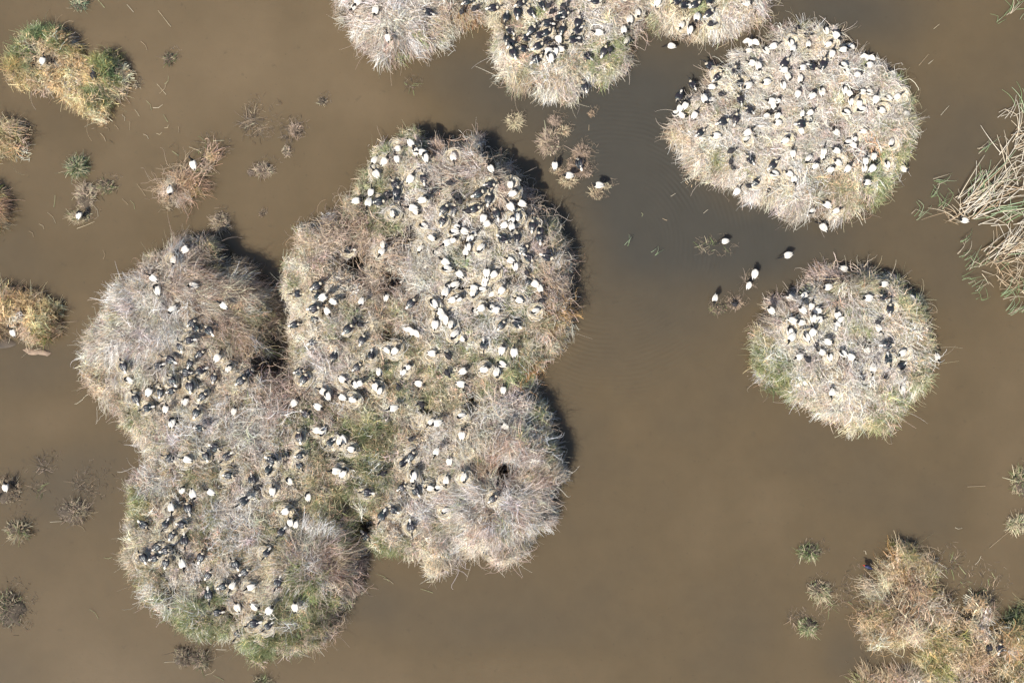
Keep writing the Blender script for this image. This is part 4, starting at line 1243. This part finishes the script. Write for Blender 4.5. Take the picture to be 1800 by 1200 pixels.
for t in (
    (903, 211, 11, 11, [(ST, 1)], .22, 170, 'pale straw tussock alone above the big island\'s top right rim'),
    (976, 211, 10, 7, [(PK, 1)], .14, 120, 'small pinkish brown tussock highest in the channel group'),
    (988, 230, 9, 7, [(ST, 1), (BR, 1)], .16, 120, 'small straw tussock just right of the tall brown one'),
    (967, 252, 15, 20, [(PK, 3), (ST, 1)], .24, 420, 'tall brown tussock with yellow lower end in the channel'),
    (1024, 266, 12, 11, [(PK, 2), (BR, 1)], .2, 240, 'brown tussock top right of the channel group'),
    (1016, 289, 17, 17, [(PK, 2), (BR, 2)], .14, 330, 'dark brown tussock bearing a black ibis in the channel'),
    (1031, 298, 9, 11, [(PK, 2), (BR, 1)], .18, 140, 'brown clump right of the channel\'s black ibis'),
    (975, 299, 8, 5, [(BR, 1), (ST, 1)], .12, 80, 'tiny brown tussock left of the channel group with white bird'),
    (987, 304, 8, 4, [(BR, 2)], .10, 70, 'thin mud bridge between two channel tussocks'),
    (999, 317, 14, 7, [(ST, 2), (BR, 1)], .18, 190, 'straw tussock lowest in the channel group under a white ibis'),
    (1040, 200, 5, 5, [(BR, 1)], .1, 45, 'tiny brown tuft alone at the channel\'s top'),
    (1050, 342, 10, 8, [(ST, 1), (BR, 1)], .16, 130, 'straw tussock beside the lone ibis in mid channel'),
    (1066, 327, 8, 4, [(ST, 1)], .12, 60, 'thin straw clump right of the lone channel ibis'),
    (298, 102, 9, 8, [(DK, 2), (GR, 1), (BR, 1)], .2, 80, 'small dark tuft in open water right of the heart island'),
    (140, 11, 11, 8, [(BG, 2), (ST, 1)], .24, 110, 'small green tuft at the top edge above the heart island'),
    (241, 149, 5, 4, [(DK, 1), (ST, 1)], .12, 35, 'tiny tuft just right of the heart shaped island'),
    (455, 208, 22, 24, [(DK, 2), (BR, 2), (ST, 1)], .1, 150, 'drowned dark mat of stems in the upper left water', .6, True),
    (523, 230, 9, 12, [(PK, 2), (BR, 2)], .18, 150, 'brown tussock beside the drowned mat in upper left water'),
    (503, 266, 6, 9, [(PK, 1), (ST, 1)], .12, 70, 'narrow pinkish tussock under the brown one'),
    (463, 297, 15, 11, [(PK, 2), (ST, 1)], .2, 210, 'rounded pinkish straw tussock right of the long stem mat'),
    (440, 305, 5, 4, [(DK, 1), (PK, 1)], .1, 40, 'tiny dark tuft touching the rounded pinkish tussock'),
    (389, 388, 11, 15, [(ST, 2), (PK, 2)], .26, 220, 'straw tussock just above the shaggy left bush'),
    (566, 178, 7, 6, [(DK, 2), (ST, 1)], .14, 40, 'small dark tuft alone in water under the top island'),
    (460, 377, 4, 3, [(DK, 1), (BR, 1)], .08, 25, 'tiny dark speck of a tuft above the dark gap'),
    (134, 292, 15, 14, [(BG, 2), (ST, 2), (GR, 1)], .34, 260, 'green and straw tussock topmost of the left group of four'),
    (150, 346, 16, 20, [(PK, 2), (ST, 2)], .24, 300, 'brown tussock in the middle of the left group of four'),
    (187, 327, 14, 11, [(BR, 2), (GR, 1), (ST, 1)], .18, 150, 'low olive tussock rightmost of the left group of four'),
    (142, 380, 18, 10, [(ST, 2), (BR, 1), (GR, .5)], .18, 220, 'straw tussock bearing a white ibis, lowest of the left group'),
    (128, 900, 24, 17, [(PK, 2), (ST, 2), (DK, 1)], .26, 260, 'spiky pinkish tussock left of the lower left lobe'),
    (30, 930, 18, 15, [(ST, 2), (BR, 1), (GR, .5)], .3, 210, 'spiky straw tussock near the left edge with upright stems'),
    (66, 862, 10, 8, [(GR, 2), (BR, 1)], .26, 16, 'few green and brown shoots between the left rafts', .3, True),
    (10, 862, 26, 22, [(BR, 2), (ST, 1), (DK, 1)], .2, 260, 'brown stem raft at the left edge bearing a white ibis'),
    (82, 815, 12, 12, [(DK, 3), (PK, 1)], .1, 80, 'small drowned dark tuft near the left edge', .6, True),
    (160, 848, 24, 22, [(DK, 3), (BR, 2)], .1, 150, 'wide drowned dark mat left of the lower left lobe', .6, True),
    (20, 1072, 24, 30, [(DK, 2), (BR, 2), (GR, 1), (ST, 1)], .28, 360, 'dark stemmy tussock at the lower left edge'),
    (320, 1155, 14, 14, [(PK, 1), (DK, 1), (ST, 1)], .26, 150, 'spiky grey tussock under the lower left tip, left of two'),
    (350, 1157, 13, 15, [(PK, 1), (DK, 1), (ST, 1), (GR, .5)], .26, 150, 'spiky grey tussock under the lower left tip, right of two'),
    (460, 1198, 14, 7, [(ST, 2), (GR, 1)], .26, 60, 'straw tuft cut by the bottom edge below the lower left tip'),
    (1424, 967, 17, 11, [(GR, 2), (ST, 1), (DK, 1)], .26, 190, 'olive tussock topmost of three left of the corner island'),
    (1437, 1034, 16, 14, [(ST, 2), (GR, 1), (BR, 1)], .3, 200, 'pale straw tussock, middle of three left of the corner island'),
    (1462, 1052, 20, 14, [(BR, 2), (GR, 1), (ST, 1)], .1, 70, 'loose drowned stems right of the middle straw tussock', .6, True),
    (1420, 1098, 15, 12, [(GR, 2), (ST, 2)], .26, 170, 'green straw tussock lowest of three left of the corner island'),
    (1395, 1084, 10, 8, [(DK, 2), (BR, 1)], .1, 40, 'drowned dark tuft beside the lowest of three tussocks', .6, True),
    (1796, 848, 18, 22, [(GR, 1), (ST, 1), (BR, 1)], .26, 190, 'olive twig clump at the right edge below the reeds'),
    (1794, 920, 20, 13, [(ST, 3), (GR, .5)], .26, 190, 'bright straw clump at the right edge under the olive one'),
    (1254, 437, 24, 12, [(DK, 2), (ST, 1), (GR, 1)], .1, 60, 'drowned twigs under the wading ibis in the channel', .6, True),
    (1262, 542, 14, 10, [(BR, 2), (GR, 1), (DK, 1)], .12, 130, 'twig raft under the standing ibis in the channel'),
    (1290, 534, 12, 10, [(BR, 2), (PK, 2)], .16, 110, 'right end of the twig raft in the channel'),
    (1312, 497, 8, 10, [(DK, 2), (PK, 1)], .1, 50, 'drowned twigs between two wading ibises', .6, True),
    (1720, 1030, 30, 24, [(BR, 2), (GR, 1), (DK, 1)], .1, 160, 'loose brown stems in the water above the corner island', .6, True),
    (1660, 985, 18, 18, [(DK, 2), (GR, 1), (BR, 1)], .1, 80, 'drowned stems right of the corner island\'s upper tip', .6, True),
    (1500, 1040, 16, 30, [(DK, 2), (GR, 1), (BR, 1)], .1, 60, 'drowned stems left of the corner island', .6, True),
    (445, 225, 18, 22, [(DK, 3), (BR, 1)], .1, 120, 'lower end of the drowned dark mat in upper left water', .6, True),
    (505, 235, 12, 14, [(DK, 3), (BR, 1)], .1, 60, 'drowned dark stems left of the brown upper left tussock', .6, True),
    (720, 150, 10, 8, [(DK, 2), (GR, 1)], .1, 30, 'few drowned stems below the top island left lobe', .6, True),
    (370, 262, 20, 14, [(DK, 2), (ST, 2), (GR, 1)], .12, 60, 'loose stalks at the long brown mat\'s upper end', .6, True),
):
    tussock(*t)

# ------------------------------------------------------------------ broken reeds at the right edge
def reed_shape(kinkf, bend, rgb):
    K = 7
    s_ = np.linspace(0, 1, K)
    x = s_ * 1.0
    y = bend * s_ ** 2
    z = .16 + .10 * np.sin(s_ * math.pi) - .16 * s_
    if kinkf:
        k = s_ > kinkf
        x[k] = kinkf + (s_[k] - kinkf) * .55
        y[k] += (s_[k] - kinkf) * .9
    p = np.stack([x, y, z], -1)[None]
    v, q, sh = tubes(p, np.array([np.linspace(.013, .005, K)]), np.array([rgb]))
    v[:, 2] = (v[:, 2] - .0)
    return mesh_np('reed_stem', v, quads=q, mats=(M_STEM,), shade=sh)


REED = {}
for nm, rgb in (('straw', (.72, .61, .45)), ('pale', (.78, .70, .57)), ('brown', (.54, .40, .26)), ('green', (.25, .36, .17)), ('light', (.42, .52, .32))):
    REED[nm] = [reed_shape(0, b_, rgb) for b_ in (.03, -.08, .2, -.25)] + [reed_shape(k, .05, rgb) for k in (.5, .7)]


def reeds(label, cx, cy, groups, grp='reeds at the right edge'):
    root = bpy.data.objects.new('reed_bed', None)
    col.objects.link(root)
    c = P(cx, cy)
    root.location = c
    root['label'], root['category'], root['group'] = label, 'reeds', grp
    for gx, gy, sx, sy, ang, sd, ln, n, cols in groups:
        for _ in range(n):
            p = P(gx + rb.uniform(-sx, sx), gy + rb.uniform(-sy, sy)) - c
            L = ln * S * rb.uniform(.6, 1.35)
            o = obj('reed_stem', REED[rb.choice(cols)][rb.randrange(6)], root, (p[0], p[1], rb.uniform(-.03, .12)), (rb.uniform(-.3, .3), rb.uniform(-.12, .05), math.radians(rb.gauss(ang, sd))))
            o.scale = (L, max(L, .75) * rb.choice((-1, 1)), rb.uniform(.6, 1.2))


reeds('dense fan of broken straw reeds leaning up right around the white ibis', 1700, 345, (
    (1690, 370, 26, 22, 42, 15, 72, 42, ('straw', 'pale', 'pale', 'brown')), (1730, 345, 34, 30, 42, 24, 70, 34, ('straw', 'pale', 'brown', 'light')),
    (1745, 385, 45, 16, 25, 20, 60, 26, ('straw', 'pale', 'green', 'light')), (1770, 320, 25, 20, 60, 40, 60, 14, ('straw', 'pale')), (1680, 385, 18, 14, 120, 60, 36, 14, ('brown', 'straw')), (1720, 345, 40, 30, 60, 40, 40, 14, ('green', 'light'))))
reeds('lower fan of broken straw reeds under the dense one', 1755, 450, (
    (1745, 450, 30, 18, 34, 20, 66, 36, ('straw', 'pale', 'brown')), (1780, 445, 30, 16, 25, 20, 60, 22, ('straw', 'pale', 'light')), (1735, 470, 22, 12, 20, 60, 30, 14, ('brown', 'green', 'straw'))))
reeds('straw reeds at the right edge above the dense fan', 1790, 240, (
    (1785, 250, 18, 18, 40, 25, 55, 26, ('straw', 'pale', 'brown')), (1775, 275, 25, 14, 60, 40, 55, 12, ('straw', 'pale')), (1762, 205, 16, 6, 35, 15, 36, 6, ('straw', 'pale'))))
reeds('green bent reeds above the straw reeds at the right edge', 1795, 190, ((1790, 195, 12, 10, 60, 30, 36, 12, ('green', 'light')),))
reeds('dead reeds matted low at the right edge below the fans', 1775, 490, ((1775, 492, 30, 22, 30, 60, 30, 46, ('brown', 'brown', 'straw')),))
for i, (x, y, n, ln, a, lab) in enumerate((
        (1606, 383, 5, 30, 45, 'three bent green reed leaves, leftmost of the right edge reeds'), (1640, 322, 6, 30, 20, 'green leaves left of the straw reed fan\'s upper part'), (1632, 345, 6, 26, 40, 'straw and green leaves floating left of the reed fan'),
        (1650, 368, 7, 30, 55, 'upright green leaves at the reed fan\'s left foot'), (1718, 268, 6, 36, 40, 'green reed leaves above the dense fan'), (1688, 425, 4, 24, 30, 'small green leaves just below the reed ibis'),
        (1686, 452, 8, 30, 40, 'green tuft left of the lower reed fan, upper one'), (1696, 470, 8, 32, 50, 'green tuft left of the lower reed fan, lower one'), (1694, 494, 6, 26, 35, 'green leaves in open water below the lower fan'),
        (1712, 510, 7, 26, 40, 'green leaves rightmost of the pair below the lower fan'), (1712, 530, 3, 18, 30, 'tiny green leaf pair alone beneath the reeds'), (1760, 522, 10, 36, 40, 'green leaf clump under the dead reed mat'),
        (1770, 548, 9, 36, 45, 'lowest green leaf clump at the right edge'), (1790, 510, 8, 36, 60, 'green leaves touching the right edge under the mat'), (1790, 545, 8, 36, 40, 'green leaves at the right edge beside the lowest clump'),
        (1766, 28, 5, 34, 45, 'long green leaves near the top right corner'), (1745, 42, 3, 24, 40, 'short green leaves left of those in the top right corner'), (1792, 42, 3, 26, 50, 'green leaves at the right edge near the top corner'),
        (1780, 15, 3, 22, 40, 'green leaf at the very top right'), (1100, 432, 3, 18, 40, 'green leaf pair afloat in the channel, left one'), (1145, 446, 3, 20, 40, 'green leaf afloat in the channel, right one'))):
    reeds(lab, x, y, ((x, y, 8, 6, a, 18, ln, n, ('green', 'light', 'green', 'straw' if n > 4 else 'light')),), 'green reed leaves in the water')

# ------------------------------------------------------------------ the sunken log and floating stalks
lg = loft_mesh('sunken_log', [(-.52, 0, -.02, .05, .03, 0), (-.42, .01, .0, .11, .06, 0), (-.1, .0, .01, .13, .075, 0), (.25, -.01, .005, .12, .07, 0), (.46, 0, 0, .10, .06, 0), (.52, 0, -.01, .05, .03, 0)], (M_LOG,), 12)
vv = np.zeros(len(lg.vertices) * 3)
lg.vertices.foreach_get('co', vv)
vv = vv.reshape(-1, 3)
vv += rng.normal(0, .012, vv.shape) + np.stack([.05 * np.sin(vv[:, 1] * 23), .03 * np.sin(vv[:, 0] * 9), .012 * np.sin(vv[:, 0] * 31)], -1)
lg.vertices.foreach_set('co', vv.ravel())
lg.update()
obj('driftwood_log', lg, None, P(66, 618, -.03), (0, 0, math.radians(-8)), 1.0, label='brown half sunken log below the square tussock at the left edge', category='log')
mud = loft_mesh('mud_bank', [(-.7, 0, -.06, .1, .05, 0), (-.4, 0, -.02, .25, .06, 0), (.0, .02, -.02, .24, .06, 0), (.35, .0, -.04, .12, .05, 0), (.5, 0, -.06, .04, .03, 0)], (M_MUD,), 12)
obj('mud_bank', mud, None, P(10, 603, 0), (0, 0, math.radians(-5)), 1.0, kind='structure')


def stick_mesh(rgb, kink, r=.009):
    K = 5
    s_ = np.linspace(-.5, .5, K)
    p = np.stack([s_, kink * np.abs(s_) * .8, .02 + .10 * np.maximum(s_, 0)], -1)[None]
    return tube_mesh('stalk', p, np.array([np.linspace(r, r * .5, K)]), np.array([rgb]), M_STEM)


SM = [stick_mesh(c, k, r) for c in ((.66, .56, .38), (.55, .43, .28), (.72, .64, .48), (.48, .50, .28)) for k, r in ((0, .011), (.14, .010))]
STALKS = '''175 3 26 130;230 16 14 130;290 34 30 128;256 80 16 125;265 185 16 118;279 190 16 15;242 199 12 120;220 207 9 110;229 222 12 85;206 224 8 130;292 209 12 120;184 241 14 120;259 239 10 135;281 237 9 5;290 156 22 55;285 158 20 130;191 226 6 140;139 61 7 140;315 228 8 90;295 225 8 30;309 270 11 145;249 334 22 125;236 359 14 115;97 354 18 80;94 382 20 125;76 397 10 130;58 410 10 125;152 396 30 20;221 355 12 135;172 370 18 110;183 242 12 120;296 143 14 60
1623 106 22 50;1645 48 10 40;1715 854 26 3;1684 929 10 0;1340 658 30 80;1253 62 18 150;1285 65 24 150;1272 80 18 25;1408 702 28 75;1398 718 22 10;1402 705 24 130;675 1012 22 148;684 1018 18 150;750 1037 20 160;168 1076 20 130;191 981 14 5;100 916 20 5;145 925 16 140;1240 372 8 40;1183 343 8 30;1130 377 6 100;1168 386 8 160;1035 225 8 90;372 1182 20 30;385 1190 18 150;300 1162 18 5;380 1150 14 90;1521 968 8 130;1602 1000 12 60;1690 1000 18 130;1745 1010 12 125;1720 985 16 60;1765 940 60 40;630 1036 20 150;640 1018 16 140;185 448 14 88;1635 110 8 40;1660 195 18 50'''
AREAS = ((250, 150, 'in open water right of the heart shaped island'), (230, 230, 'in open water above the long brown mat'), (90, 390, 'in the water near the left group of tussocks'), (240, 350, 'left of the long brown mat'), (200, 30, 'near the top edge right of the heart island'),
         (1640, 90, 'in open water right of the round island'), (1700, 890, 'in the water by the lower right edge'), (1400, 690, 'beside the right island\'s lower left rim'), (1270, 70, 'in the channel between top and round islands'), (690, 1025, 'under the lower right lobe'),
         (150, 950, 'in the water left of the lower left lobe'), (1180, 350, 'in the rippled channel'), (350, 1170, 'in the water below the lower left tip'), (1650, 990, 'in the water above the corner island'), (170, 1076, 'in the lower left water'), (185, 448, 'in the water left of the shaggy bush'))
stk = []
for e in STALKS.replace('\n', ';').split(';'):
    x, y, l, a = (float(v) for v in e.split())
    stk.append((x, y, l, a, min(AREAS, key=lambda q: (q[0] - x) ** 2 + (q[1] - y) ** 2)[2]))
byarea = {}
for s_ in sorted(stk):
    byarea.setdefault(s_[4], []).append(s_)
for area, ss in byarea.items():
    for i, (x, y, l, a, _) in enumerate(ss):
        o_ = '' if len(ss) == 1 else (', rightmost' if i == len(ss) - 1 else ', ' + ORD[i])
        o = obj('floating_stalk', SM[rb.randrange(len(SM))], None, P(x, y), (0, 0, math.radians(a)), 1.0, label=f'thin dry stalk {area}{o_}', category='stalk', group='dry stalks in the water')
        o.scale = (l * S * 1.15, 1.0, 1.0)
